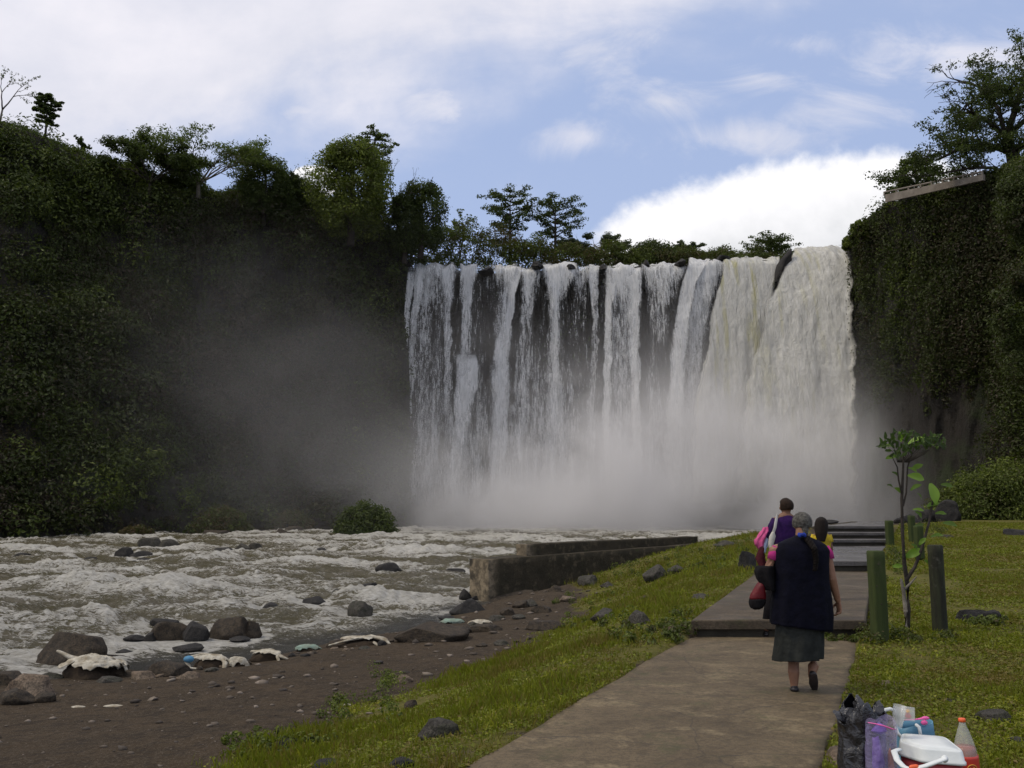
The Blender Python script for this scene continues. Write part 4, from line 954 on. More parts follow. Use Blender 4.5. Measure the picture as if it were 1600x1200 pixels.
for i, (px, py, w_, h_, m_, lab) in enumerate((
    (96, 1042, 102, 52, B_, 'big square-shouldered brown boulder behind the draped white sack at the bank'),
    (262, 1000, 58, 30, B_, 'rounded brown boulder at the left end of the cluster near the sacks'),
    (303, 1001, 42, 34, W_, 'dark squarish boulder in the middle of the cluster near the sacks'),
    (352, 998, 62, 33, B_, 'tall lumpy brown boulder right of the middle of the near cluster'),
    (388, 996, 36, 27, B_, 'rounded brown boulder closing the near cluster on its right'),
    (232, 1001, 20, 13, W_, 'small dark rock touching the left of the near cluster'),
    (252, 978, 44, 12, W_, 'low wave-washed slab just upstream of the near cluster'),
    (206, 1001, 36, 9, W_, 'flat dark rock between the big square boulder and the near cluster'),
    (192, 1022, 28, 8, W_, 'small black rock in the white water beside the draped sack'),
    (290, 1018, 46, 12, W_, 'low dark rock in the rapids below the near cluster'),
    (372, 1002, 34, 7, W_, 'thin flat rock at the foot of the rounded closing boulder'),
    (418, 960, 31, 17, W_, 'black blocky rock just beyond the near cluster, left of the flat-tailed rock'),
    (453, 958, 24, 12, W_, 'black rock with a long flat tail beside it'),
    (482, 957, 50, 6, W_, 'long flat ledge trailing from the black rock'),
    (487, 945, 36, 14, W_, 'rounded black rock just above the long flat ledge'),
    (562, 966, 42, 26, GY, 'pointed grey fin of rock standing in the near rapids'),
    (526, 928, 18, 8, W_, 'tiny rock upstream of the pointed grey fin'),
    (577, 925, 24, 18, W_, 'leaning angular rock in mid river below the domed one'),
    (611, 936, 22, 10, W_, 'small rough rock splashed by foam below the leaning angular one'),
    (609, 897, 48, 20, W_, 'domed dark rock, largest of mid river'),
    (628, 903, 15, 8, W_, 'little cone of rock at the right foot of the domed rock'),
    (727, 936, 24, 15, W_, 'split black rock near the end of the river wall'),
    (745, 937, 22, 8, W_, 'low black rock between the split rock and the wall'),
    (733, 962, 62, 28, W_, 'long black oblong boulder under the end of the wall'),
    (712, 895, 32, 8, W_, 'low double hump of rock between mid river and the wall'),
    (750, 881, 26, 7, W_, 'flat rock at the waterline touching the top of the wall end'),
    (700, 968, 30, 5, W_, 'thin slab barely above water left of the oblong boulder'),
    (232, 857, 38, 21, GY, 'left and taller hump of the pair far across the river'),
    (258, 858, 34, 15, GY, 'right and lower hump of the pair far across the river'),
    (191, 870, 32, 16, W_, 'dark hump with a low tail below the far pair'),
    (216, 870, 36, 9, W_, 'low tail-shaped rock beside the dark hump'),
    (138, 880, 32, 9, W_, 'flat-topped rock in the left rapids'),
    (198, 883, 26, 8, W_, 'small smooth rock below the dark hump and its tail'),
    (222, 877, 26, 6, W_, 'faint rock awash beside the small smooth rock'),
    (344, 864, 34, 11, W_, 'gently pointed dark rock left of the twin grey ones'),
    (375, 861, 26, 14, GY, 'left one of the twin grey rocks far across the river'),
    (399, 860, 24, 13, GY, 'right one of the twin grey rocks far across the river'),
    (350, 872, 14, 4, W_, 'speck of rock below the gently pointed one'),
    (18, 891, 38, 7, W_, 'long low rock at the left edge of the river'),
    (58, 887, 18, 7, W_, 'small cone rock right of the long low one at the left edge'),
    (78, 889, 10, 3, W_, 'tiny rock awash right of the small cone rock'),
    (30, 873, 34, 9, W_, 'brownish rock farther out at the left edge of the river'),
    (500, 864, 26, 9, W_, 'reddish-dark slanting rock far out, past the twin grey ones'),
    (560, 850, 26, 5, W_, 'far flat rock near the lone round bush'),
    (497, 849, 30, 5, W_, 'farthest thin rock upstream before the mist'))):
    rock_at(px, py, w_, h_, lab, m_, 200+i, G1, z0=WATER+.02, planes=7+i % 5, rough=.16)
# the water parts round the rocks: hollow behind, foam collar
n_ = len(river.data.vertices); co = np.empty(n_*3, np.float32); river.data.vertices.foreach_get('co', co); co = co.reshape(-1, 3); fo = np.empty(n_, np.float32); river.data.attributes['foam'].data.foreach_get('value', fo)
for ob in [x_ for x_ in COL.objects if x_.get('group') == G1]:
    r_ = max(v_.co.x for v_ in ob.data.vertices); q = np.hypot(co[:, 0]-ob.location.x, (co[:, 1]-ob.location.y)*.8)/r_
    co[:, 2] = WATER+(co[:, 2]-WATER)*(1-.9*np.exp(-(q/1.5)**2)); fo += .8*np.exp(-((q-1.35)/.45)**2)
river.data.vertices.foreach_set('co', co.ravel()); river.data.attributes['foam'].data.foreach_set('value', fo); river.data.update()
G2 = 'rocks along the waterline'
for i, (px, py, w_, h_, m_, lab) in enumerate((
    (36, 1092, 78, 36, TN, 'large flat tan rock at the left waterline'), (12, 1102, 64, 26, B_, 'brown slab in the bottom left corner of the bank stones'),
    (4, 1072, 50, 24, B_, 'brown rock behind the tan one at the left edge'), (33, 1060, 44, 20, W_, 'dark rounded stone left of the big square boulder'),
    (72, 1062, 40, 11, GY, 'flat grey stone between the tan rock and the draped sack'), (62, 1098, 44, 16, B_, 'brown stone under the right end of the tan rock'),
    (218, 1062, 42, 14, TN, 'small tan stone right of the draped sack'), (262, 1057, 66, 24, B_, 'smooth ochre boulder between the draped sack and the blue-cornered sack'),
    (236, 1050, 26, 12, W_, 'dark stone tucked behind the smooth ochre boulder'), (292, 1062, 36, 10, TN, 'pinkish flat stone below the blue-cornered sack'),
    (200, 1058, 26, 10, B_, 'brown pebble-like stone beside the draped sack'), (164, 1068, 40, 10, GY, 'flat pale slab lying in front of the draped sack'),
    (455, 1012, 46, 7, B_, 'thin brown slab behind the mint sack'), (520, 1012, 24, 12, B_, 'brown stone left of the long white sack'),
    (668, 1003, 122, 30, B_, 'very wide low brown rock sloping into the water'), (722, 990, 30, 14, B_, 'small brown rock on the shoulder of the wide low one'),
    (760, 988, 54, 12, B_, 'flat dark rock near the oblong boulder'), (794, 962, 26, 12, B_, 'reddish stone at the foot of the wall end'),
    (776, 970, 26, 10, GY, 'pale grey stone under the wall end'), (812, 968, 24, 9, GY, 'light flat stone in front of the reddish one'), (830, 948, 22, 12, GY, 'white-faced stone against the river wall'),
    (850, 958, 40, 12, B_, 'brown stone in the scree below the river wall'), (815, 950, 30, 14, B_, 'dark stone leaning on the river wall'))):
    rock_land(px, py, w_, h_, lab, m_, 300+i, G2, rough=.14, planes=9)
G3 = 'rocks on the grassy slope'
for i, (px, py, w_, h_, m_, lab) in enumerate((
    (922, 916, 38, 21, GY, 'dark rock at the edge of the grass below the wall'), (950, 918, 24, 9, GY, 'small grey stone right beside the rock below the wall'),
    (1028, 906, 44, 25, GY, 'rounded mossy rock half way up the slope'), (1166, 893, 34, 36, W_, 'big dark upright rock beside the path behind the walkers'),
    (888, 940, 30, 9, TN, 'pale pinkish stone at the edge of dirt and grass'), (866, 925, 22, 10, B_, 'brown stone above the pale pinkish one'),
    (946, 970, 46, 19, GY, 'broad grey rock sunk in the middle of the slope'), (1002, 977, 38, 24, GY, 'peaked grey rock left of the first step'),
    (848, 985, 56, 18, B_, 'long brown rock where dirt meets grass'), (1100, 938, 36, 10, GY, 'low stone in the grass beside the first slab'),
    (753, 1011, 20, 7, B_, 'little dark stone on the dirt near the grass'), (783, 1009, 24, 9, GY, 'pale stone on the dirt beside the little dark one'),
    (686, 1156, 64, 30, GY, 'smooth grey boulder in the grass near the bottom'), (440, 1172, 54, 15, W_, 'half buried dark rock at the lower tip of the grass'),
    (622, 1203, 46, 14, W_, 'dark stone cut by the bottom edge beside the path grass'), (510, 1203, 60, 10, W_, 'low dark stone at the bottom edge under the grass tip'),
    (628, 1068, 34, 13, TN, 'tan stone at the grass edge by the leafy weeds'), (632, 1054, 22, 6, B_, 'brown stone above the tan one at the grass edge'),
    (642, 1108, 22, 15, B_, 'reddish-brown stone hidden in the grass'), (1060, 895, 30, 12, GY, 'grey stone close behind the rounded mossy rock'),
    (1140, 853, 50, 9, GY, 'flat pale slab beside the sloping wall'), (1010, 940, 24, 9, GY, 'small stone between the mossy rock and the peaked one'), (1172, 978, 10, 6, GY, 'pebble on the slab edge'))):
    if i == 22: continue
    rock_land(px, py, w_, h_, lab, m_, 400+i, G3, rough=.14, planes=9)
G4 = 'stones on the lawn'
for i, (px, py, w_, h_, m_, lab) in enumerate((
    (1562, 1130, 54, 18, GY, 'grey pointed stone in the lawn beyond the cooler'), (1592, 1163, 34, 12, GY, 'grey stone at the right edge of the lawn'),
    (1500, 1100, 40, 6, GY, 'flat stone almost buried in the lawn above the bottle'), (1392, 1072, 46, 7, TN, 'low tan stone in the lawn near the old woman'),
    (1590, 838, 40, 12, W_, 'dark rock at the far right of the lawn'), (1482, 842, 24, 8, GY, 'small dark rock in the far lawn')  )):
    rock_land(px, py, w_, h_, lab, m_, 500+i, G4, rough=.12, planes=9)
p = gpt(1316, 1192); mb = MB(); V, Fc = blob((0, 0, .02), (.105, .16, .075), 555, planes=3, rough=.1); V[:, 2] = np.minimum(V[:, 2], .072+.004*np.sin(V[:, 0]*60)); mb.add(V, Fc); o = mb.build('stone_block', M['rocktan']); o.location = p; o.rotation_euler = (0, 0, .1); tag(o, 'flat tan stone block beside the black rubbish bag', 'stone block')
def far_rock(px, pyb, wpx, hpx, Y, lab, seed, m_=W_):
    b_ = at(px, pyb, Y); s = Y/F
    o = rockobj('rock', (b_.x, b_.y, b_.z+hpx*s*.4), (wpx*s/2, wpx*s*.4, hpx*s*.6), m_, seed, planes=7); tag(o, lab, 'rock', 'rocks beyond the lawn')
far_rock(1486, 815, 44, 34, 44, 'blocky dark boulder left of the green mound', 601); far_rock(1416, 822, 44, 20, 42, 'dark boulder behind the far green posts', 602)
far_rock(1455, 818, 40, 24, 45, 'low dark boulder between the far posts and the blocky one', 603); far_rock(1297, 818, 26, 6, 37.2, 'small dark stone on the end of the top platform', 604)

for k in range(26):
    px = 215+ (760-215)*(k+random.random())/26; py = np.interp(px, [200, 300, 420, 510, 610, 690, 760], [1058, 1050, 1034, 1018, 1006, 990, 972])+random.uniform(-3, 5)
    rock_land(px, py, random.uniform(10, 24), random.uniform(4, 9), 'small stone in the broken line of stones and sandbags along the waterline', random.choice([B_, TN, W_, GY]), 700+k, 'small stones along the waterline', rough=.14, planes=9)
# ---------------------------------------------------------------- torn sandbags
M['sack'] = simple('woven_sack', (.50, .47, .39), (.20, .165, .11), 7, .75, .012, 22, .25)
M['sackmint'] = simple('mint_sack', (.21, .30, .25), (.16, .17, .13), 6, .7, .01, 22, .25)
M['sackblue'] = simple('blue_print', (.05, .18, .32), (.10, .25, .38), 8, .7, .01, 22, .25)
M['soil'] = simple('wet_soil', (.050, .036, .024), (.030, .022, .015), 7, .95, .02, 25, .2)
def drape(mb, c, r, ph0, ph1, th0, th1, seed, rag=.42, n=(60, 26), rz=0):
    th = np.linspace(th0, th1, n[0]); s = np.linspace(0, 1, n[1]); T_, S_ = np.meshgrid(th, s, indexing='ij')
    e_ = ph1+rag*fbm(P3(np.cos(T_)*3, np.sin(T_)*1.2, seed), 1, 5, .7, seed=seed)*1.7
    PH = ph0+(e_-ph0)*S_
    D = np.stack([np.sin(PH)*np.cos(T_), np.sin(PH)*np.sin(T_), np.cos(PH)], -1)
    D = D*(1+.20*fbm(D*2.0+seed, 1, 3, .5, seed=seed)+.09*(1-2*np.abs(fbm(D*[6, 6, 2]+seed, 1, 3, .6, seed=seed+2))))[..., None]
    V = D*np.asarray(r); cz, sz = math.cos(rz), math.sin(rz); V = V@np.array([[cz, sz, 0], [-sz, cz, 0], [0, 0, 1]])+np.asarray(c)
    mb.grid(V)
def sandbag(px, py, wpx, hpx, label, seed, ph=1.25, th=(0, 2*PI), fab='sack', rz=0, tail=None, lump=True):
    p = gpt(px, py); s = p.y/F*1.02; W2, H = wpx*s/2, hpx*s
    H *= .74; e = empty('sandbag', p); tag(e, label, 'sandbag', 'torn sandbags along the waterline')
    c = (0, W2*.45, H*.10); r = np.array([W2*.98, W2*.5, H*.86])
    if lump:
        V, Fc = blob(c, r*1.0, seed, rough=.35, planes=4, sub=4); mb = MB(); mb.add(V, Fc); mb.build('soil', M['soil'], e)
    mb = MB(); drape(mb, c, r*1.05, .02, ph, th[0], th[1], seed, rz=rz)
    for tl in (tail or []):
        q = [Vector(at(a, b_, p.y+dy))-p for (a, b_, dy) in tl[0]]; mb.tube(q, [x*s for x in tl[1]], 8, (1, .55))
    o = mb.build('sack', M[fab], e); sm = o.modifiers.new('thickness', 'SOLIDIFY'); sm.thickness = .008
    return e
sandbag(132, 1062, 92, 40, 'big torn white sack draped over soil in front of the square boulder', 11, 1.05, tail=[([(92, 1018, .3), (110, 1027, .3), (150, 1034, .25)], [4, 6, 5])])
sandbag(172, 1058, 56, 28, 'smaller torn white sack leaning on the right of the big draped one', 12, 1.0, tail=[([(182, 1032, .1), (195, 1040, .1), (200, 1054, .1)], [4, 4, 3])])
e = sandbag(320, 1045, 70, 24, 'torn sack with a blue printed corner, fabric ringing its soil', 13, .9, tail=[([(290, 1028, .2), (315, 1022, .2), (345, 1024, .2), (352, 1036, 0), (350, 1044, -.1)], [3, 3, 3, 4, 3]), ([(292, 1034, 0), (297, 1044, -.05), (312, 1045, -.1)], [4, 3, 2])])
mb = MB(); p = e.location; mb.ball(Vector(at(295, 1030, p.y))-p, (.09, .07, .06)); mb.build('printed_corner', M['sackblue'], e)
sandbag(370, 1042, 30, 18, 'small bunched white sack right of the blue-cornered one', 14, 1.5)
sandbag(415, 1034, 56, 20, 'torn white sack spilling soil from its front, beside the small bunched one', 15, .85, tail=[([(395, 1018, .3), (425, 1018, .2), (440, 1026, 0), (450, 1030, 0)], [4, 4, 4, 2]), ([(434, 1026, 0), (436, 1036, -.1)], [3, 2])])
sandbag(440, 1018, 50, 14, 'white sack open in the middle, behind the spilling one', 16, .8, tail=[([(408, 1014, .1), (430, 1006, .1), (455, 1006, .1), (460, 1016, 0)], [3, 3, 3, 2])])
sandbag(478, 1018, 38, 12, 'mint green sack lying at the waterline', 17, 1.25, fab='sackmint')
sandbag(562, 1010, 92, 16, 'long curved cream sack lying like a crescent on the dirt', 18, .7, tail=[([(515, 1008, 0), (545, 1000, .1), (580, 994, .2), (602, 1000, .1), (609, 1006, 0)], [2, 3, 5, 5, 2]), ([(585, 1004, 0), (592, 1010, -.1)], [3, 2])])
sandbag(706, 975, 34, 9, 'pale green sack scrap beside the wide low brown rock', 19, 1.6, fab='sackmint')
sandbag(750, 976, 36, 8, 'faded scrap of sack between the wide rock and the oblong boulder', 20, 1.3)
for i, (px, py, w_, lab) in enumerate(((122, 1106, 20, 'crumpled white scrap on the dirt in front of the sacks'), (178, 1104, 28, 'thin long white scrap on the dirt right of the crumpled one'), (540, 1103, 18, 'pale narrow scrap on the dirt near the grass'))):
    p = gpt(px, py); s = p.y/F; mb = MB(); drape(mb, (0, 0, 0), (w_*s/2, w_*s*.22, .02), .02, 1.5, 0, 2*PI, 30+i, n=(26, 8)); o = mb.build('litter', M['sack']); o.location = p; tag(o, lab, 'litter', 'white scraps on the dirt')
mb = MB(); A_ = [at(a, b_, 17.1) for a, b_ in ((150, 1021), (170, 1024), (192, 1025), (206, 1029), (214, 1033))]; mb.tube(A_, [.02, .018, .015, .012, .006], 6); tag(mb.build('stick', M['bark']), 'thin dark stick poking out over the water from the draped sack', 'stick')

# pebbles on the dirt: nobody could count them
mb = MB(); n = 1900; bm = bmesh.new(); bmesh.ops.create_icosphere(bm, subdivisions=1, radius=1); IV = np.array([v_.co[:] for v_ in bm.verts]); bm.verts.index_update(); IF = [[q.index for q in f.verts] for f in bm.faces]; bm.free()
yy2 = 5+23*RNG.random(n)**1.2; xx2 = XL(yy2)-grassw(yy2)*(.85+RNG.random(n)*2.6); hh2 = height(xx2, yy2); sdd = sdist(xx2, yy2)
for x_, y_, z_, s_ in zip(xx2, yy2, hh2, sdd):
    if s_ < .1: continue
    r = .006+.040*RNG.random()**5; r *= 1+ (y_ > 12)*.5
    mb.add(IV*(1+.3*RNG.normal(size=(len(IV), 1)))*np.array([1.3, 1, .6])*r+np.array([x_, y_, z_+r*.25]), IF, float(RNG.random()))
m, t = mat('pebbles'); b = nd(t, 'BsdfPrincipled', {'Base Color': ramp(t, attr(t, 'tint'), [(0, (.035, .028, .022)), (.6, (.10, .08, .06)), (1, (.24, .20, .16))]), 'Roughness': .9}); fin(t, b); M['peb'] = m
tag(mb.build('pebbles', M['peb']), kind='stuff')

# ---------------------------------------------------------------- grass
def blades(P, h, w_, T, rng=RNG, lean=.5):
    n = len(P); a = rng.random(n)*2*PI; D = np.stack([np.cos(a), np.sin(a), np.zeros(n)], -1); b_ = rng.random(n)*2*PI
    Ln = np.stack([np.cos(b_), np.sin(b_), np.zeros(n)], -1)*(lean*h*rng.random(n))[:, None]; up_ = np.zeros((n, 3)); up_[:, 2] = h
    q = (D*w_[:, None]*.5)
    V = np.stack([P-q, P+q, P+up_*.6+Ln*.35+q*.7, P+up_*(.85+.15*rng.random(n))[:, None]+Ln], 1).reshape(-1, 3); return V, None, np.repeat(T, 4)
n = 520000
yy3 = 4.0*(11.0)**RNG.random(n); side = RNG.random(n) < .58
xr = XR(yy3)+RNG.random(n)**.9*(yy3*.60-XR(yy3)+1.5); xl = XL(yy3)-grassw(yy3)*1.15*RNG.random(n)
xx3 = np.where(side, xr, xl); keep = RNG.random(n) < grassmask(xx3, yy3)*1.0
px3 = xx3/yy3; keep &= (px3 < .62) & (px3 > -.62) & (yy3 < 40)
xx3, yy3 = xx3[keep], yy3[keep]; zz3 = height(xx3, yy3); zz3 = np.where((xx3 > XL(yy3)-.05) & (xx3 < XR(yy3)+.05) & (yy3 < Y1), np.maximum(zz3, .002), zz3); n = len(xx3)
dens_ = fbm(P3(xx3, yy3), .9, 4, .6, seed=91); keep = RNG.random(n) < .62+1.3*dens_; xx3, yy3, zz3, dens_ = xx3[keep], yy3[keep], zz3[keep], dens_[keep]; n = len(xx3)
left_ = xx3 < XL(yy3)
hgt = (.022+.040*RNG.random(n))*np.clip(1+1.5*dens_, .35, 2.2)*(1+yy3*.022)*np.where(left_, 1.35, .8); wid = .0045*(1+yy3*.13)
T = np.clip(.46+.40*fbm(P3(xx3, yy3), .55, 3, seed=92)+.45*fbm(P3(xx3, yy3), 5, 2, seed=94)+.16*RNG.normal(size=n)-np.where(left_, 0, .04), 0, 1)
T = np.where(RNG.random(n) < .07, .05, T)
half = RNG.random(n) < .50
P = P3(xx3, yy3, zz3-.004)
lf = ~half; Nn = RNG.normal(size=(lf.sum(), 3))*.5; Nn[:, 2] += 1
LV = leaves(P[lf]+np.array([0, 0, 1])*(.01+.025*RNG.random(lf.sum()))[:, None], Nn, .020*(1+yy3[lf]*.10)*(.6+.8*RNG.random(lf.sum())), T[lf], .55)
leafobj('grass', [blades(P[half], hgt[half], wid[half], T[half]), LV], M['grass']).__setitem__('kind', 'stuff')
# broad-leaved weeds along edges
def weeds(spots, per=60, size=.05):
    Cs, Rs, Ts = [], [], []
    for (px, py, n_, spx, spy, r, tn) in spots:
        for k in range(n_):
            p = gpt(px+random.uniform(-spx, spx), py+random.uniform(-spy, spy)); Cs.append((p.x, p.y, p.z+r*.6)); Rs.append(r*random.uniform(.5, 1.3)); Ts.append(tn+random.uniform(-.15, .15))
    return clump_leaves(np.array(Cs), np.array(Rs), per, size, np.clip(np.array(Ts), 0, 1), .9, tj=.15, asp=.6)
LVs = [weeds([(600, 1072, 16, 26, 26, .10, .75), (560, 1120, 22, 60, 25, .08, .7), (400, 1172, 20, 50, 14, .07, .7), (470, 1160, 14, 70, 14, .06, .65), (1372, 1000, 14, 26, 8, .09, .45), (1430, 1000, 22, 60, 10, .08, .45), (1340, 985, 6, 12, 6, .08, .6)], 45, .035),
       weeds([(900, 885, 26, 60, 14, .13, .6), (1000, 890, 24, 50, 14, .14, .6), (1090, 880, 20, 50, 20, .13, .65), (1060, 985, 16, 18, 22, .10, .55), (1000, 995, 18, 60, 16, .09, .55), (920, 960, 22, 70, 30, .09, .65), (1140, 870, 18, 30, 22, .12, .7), (1375, 940, 16, 10, 40, .08, .7), (1395, 880, 22, 22, 20, .14, .6), (1440, 830, 26, 40, 10, .18, .6), (1540, 975, 14, 50, 6, .07, .65), (860, 915, 12, 40, 8, .10, .55), (1320, 1003, 10, 25, 3, .05, .5)], 45, .05)]
leafobj('weeds', LVs, M['leaf']).__setitem__('kind', 'stuff')

# ---------------------------------------------------------------- posts
def woodmat(name, c1, c2, c3):
    m, t = mat(name); p = objc(t); st = nd(t, 'Mapping', {'Vector': p, 'Scale': (1, 1, .16)}).outputs[0]
    col = mixc(t, smooth(t, noise(t, st, 14, 6, .65), .35, .65), c1, c2); col = mixc(t, smooth(t, noise(t, p, 6, 6, .7), .55, .7), col, c3)
    b = nd(t, 'BsdfPrincipled', {'Base Color': col, 'Roughness': .8, 'Specular IOR Level': .25}); t.links.new(bump(t, noise(t, st, 30, 6, .7), .01), b.inputs['Normal']); fin(t, b); return m
M['postgreen'] = woodmat('green_painted_wood', (.042, .058, .015), (.030, .043, .011), (.055, .058, .030))
M['postdark'] = woodmat('mossy_dark_wood', (.032, .036, .018), (.018, .018, .012), (.075, .072, .058))
def post(px, pyt, pyb, wpx, Y, m_, label, rz=.1, holes=True, r=0):
    b_ = gpt(px, pyb) if Y is None else at(px, pyb, Y); Y = b_.y; tp = at(px, pyt, Y); W2 = wpx/F*Y; H = tp.z-b_.z
    e = empty('post', b_, rz); tag(e, label, 'post', 'wooden posts along the path')
    n = 20; G = []
    for i in range(16):
        z = -.15+(H+.15)*i/15
        G.append([(W2/2*math.copysign(abs(math.cos(a))**(.28 if not r else 1), math.cos(a)), W2/2*math.copysign(abs(math.sin(a))**(.28 if not r else 1), math.sin(a)), z) for a in [2*PI*k/n for k in range(n)]])
    G.append([(x*.86, y*.86, H+.012) for x, y, z in G[-1]])
    G = np.array(G); G[:, :, :2] *= (1+.05*fbm(G*[3, 3, 2], 1.5, 3, seed=int(px)))[..., None]
    mb = MB(); mb.grid(G, wrap=True, caps=True); mb.build('shaft', m_, e)
    if holes:
        for (fx, fz) in ((-.1, .86), (-.02, .42), (-.3, .62)):
            mb = MB(); mb.tube([(fx*W2, -W2*.515, fz*H), (fx*W2, -W2*.45, fz*H)], W2*.06, 8, round_=False); mb.build('nail_hole', M['riser'], e)
    return e
post(1375.5, 862, 1003, 21, None, M['postgreen'], 'nearest green painted post, full height, at the corner of the first slab')
post(1469.5, 853, 990, 22, None, M['postdark'], 'dark mossy weathered post on the lawn behind the sapling', -.15, False, 1)
post(1391, 814, 853, 10, 26, M['postgreen'], 'far green post at the top of the steps, left of the sapling stem', .1, False)
post(1426, 806, 848, 8.5, 27, M['postgreen'], 'farthest and thinnest green post, seen just right of the sapling stem', .1, False)
post(1437, 822, 864, 11.5, 21, M['postgreen'], 'short green post between the far posts and the dark mossy one', .1, False)
# broken kerb stone lying in the lawn
p = gpt(1528, 972); e = empty('kerb_stone', p, -.04); tag(e, 'dark mossy broken kerb stone lying in the lawn beside the dark post', 'kerb stone'); mb = MB()
V, Fc = blob((0, .1, .04), (.36, .10, .11), 77, planes=7, rough=.12); mb.add(V, Fc); V, Fc = blob((.22, .12, .06), (.14, .09, .10), 78, planes=6); mb.add(V, Fc); mb.build('block', M['rockwet'], e)

# ---------------------------------------------------------------- sapling
bp = gpt(1415, 988); SY = bp.y; e = empty('sapling', bp); tag(e, 'young big-leaved sapling with two thin dark stems and a pale broken stub between the posts', 'sapling')
def sp_(px, py, dy=0): return Vector(at(px, py, SY+dy))-bp
def ptube(name, L, rad, m_, n=8):
    mb = MB(); mb.tube([sp_(*q) for q in L], [x*1.12 for x in rad], n, round_=True); return mb.build(name, m_, e)
ptube('trunk', [(1418, 990, .03), (1419, 950, .03), (1418, 915, .03), (1413, 880, .03), (1410, 830, .02), (1409, 780, .0), (1411, 735, 0), (1412, 705, 0)], [.028, .027, .025, .022, .020, .017, .013, .008], M['bark'])
ptube('pale_stub', [(1416, 988, -.02), (1415, 955, -.02), (1412, 925, -.02), (1408, 906, -.02)], [.026, .024, .022, .016], M['barkpale'])
ptube('pale_stub', [(1414, 920, -.02), (1422, 912, -.02), (1432, 901, -.02)], [.016, .012, .006], M['barkpale'])
ptube('stem', [(1417, 905, .02), (1430, 885, 0), (1441, 855, 0), (1452, 815, .02), (1458, 780, .02), (1462, 750, .02)], [.022, .019, .016, .013, .011, .008], M['bark'])
ptube('stem', [(1411, 790, 0), (1416, 770, .04), (1418, 730, .05), (1428, 700, .06), (1440, 688, .08)], [.012, .010, .009, .006, .004], M['bark'])
ptube('stem', [(1410, 775, 0), (1404, 750, -.03), (1402, 730, -.05), (1394, 714, -.05)], [.011, .009, .007, .004], M['bark'])
def bigleaf(mb, c, L, ang, tilt, tint, w_=.42):
    """ovate leaf with a raised midrib; ang in the picture-facing plane, tilt towards the viewer"""
    u_ = Vector((math.cos(ang), -math.sin(tilt)*.6, math.sin(ang))).normalized(); nrm = Vector((0, -math.cos(tilt), math.sin(tilt))).normalized(); v_ = nrm.cross(u_).normalized(); nrm = u_.cross(v_)
    G = []
    for i in range(8):
        s = i/7; ww = L*w_*math.sin(PI*min(1, s*.93+.05))**.8*.5; cen = c+u_*(L*(s-.1))-nrm*(L*.18*(s-.4)**2)*1.5
        G.append([(cen+v_*(ww*q)+nrm*(abs(q)*ww*.35+.004*math.sin(9*s+q*2)))[:] for q in (-1, -.5, 0, .5, 1)])
    mb.grid(np.array(G), tint=tint)
BL = [(1397, 697, 15, 3.1, .9), (1408, 689, 14, 1.8, .9), (1421, 692, 21, .45, 1), (1404, 716, 15, 2.9, .75), (1396, 714, 13, 3.3, .7), (1426, 733, 15, .5, .7), (1404, 745, 13, 2.5, .5), (1420, 731, 12, -.5, .85), (1442, 748, 22, 2.9, .9), (1455, 758, 27, -1.5, .95),
      (1424, 765, 15, .6, .7), (1411, 770, 14, 2.6, .7), (1396, 762, 12, 2.7, .5), (1450, 790, 15, .3, .7), (1428, 796, 13, -.1, .75), (1463, 802, 13, 0, .7), (1440, 808, 13, 2.4, .6), (1476, 817, 16, -.2, .6), (1418, 869, 22, .5, .8), (1456, 838, 15, .2, .7), (1437, 850, 12, .9, .7), (1472, 757, 14, -.2, .6), (1446, 876, 14, -.6, .6), (1440, 780, 12, 2.2, .6), (1396, 885, 12, 0.1, .8), (1430, 822, 12, .3, .5), (1433, 858, 12, 2.4, .6)]
for i, (px, py, L, ang, tn) in enumerate(BL):
    mb = MB(); bigleaf(mb, sp_(px, py, random.uniform(-.06, .06)), L/F*SY*1.25, ang, random.uniform(.3, 1.0), tn*.9, .48); mb.build('leaf', M['leafbig'], e)
mb = MB()
for k in range(170):
    a = random.random()*2*PI; r = random.random()**.4; px = 1424+52*r*math.cos(a); py = 690+25*r*math.sin(a)*(.6+.4*math.cos(a*3))-(px-1424)*.10+ (abs(px-1424)/50)**2*4
    bigleaf(mb, sp_(px, py, random.uniform(-.3, .3)), random.uniform(7, 13)/F*SY, random.random()*2*PI, random.uniform(-.4, 1.2), random.uniform(.05, .5), .42)
mb.build('crown', M['leafbig'], e)
mb = MB()
for k in range(16):
    px = 1385+k*6; mb.tube([sp_(1412+(k-8)*1.2, 722, .02), sp_((1412+px)/2, 710, random.uniform(-.1, .1)), sp_(px, 692+random.uniform(-10, 8), random.uniform(-.25, .25))], [.006, .004, .002], 5)
mb.build('twigs', M['bark'], e)
# ---------------------------------------------------------------- people
def cloth(name, c1, c2, scale=14, rough=.9, weave=260):
    m, t = mat(name); p = objc(t); col = mixc(t, smooth(t, noise(t, p, scale, 5, .6), .35, .65), c1, c2)
    b = nd(t, 'BsdfPrincipled', {'Base Color': col, 'Roughness': rough, 'Specular IOR Level': .15, 'Sheen Weight': .0})
    t.links.new(bump(t, mth(t, 'ADD', noise(t, p, 22, 5, .6), mth(t, 'MULTIPLY', noise(t, p, weave, 2, .5), .15)), .012, .8), b.inputs['Normal']); fin(t, b); return m
M['skin'] = simple('brown_skin', (.26, .135, .080), (.21, .105, .062), 9, .55, .003, 60, .35)
M['skin2'] = simple('tanned_skin', (.20, .10, .060), (.16, .08, .046), 9, .55, .003, 60, .35)
M['greyhair'] = simple('grey_hair', (.125, .12, .105), (.035, .032, .028), 40, .7, .01, 90, .2)
M['darkhair'] = simple('dark_brown_hair', (.012, .007, .005), (.006, .004, .003), 40, .6, .01, 90, .15)
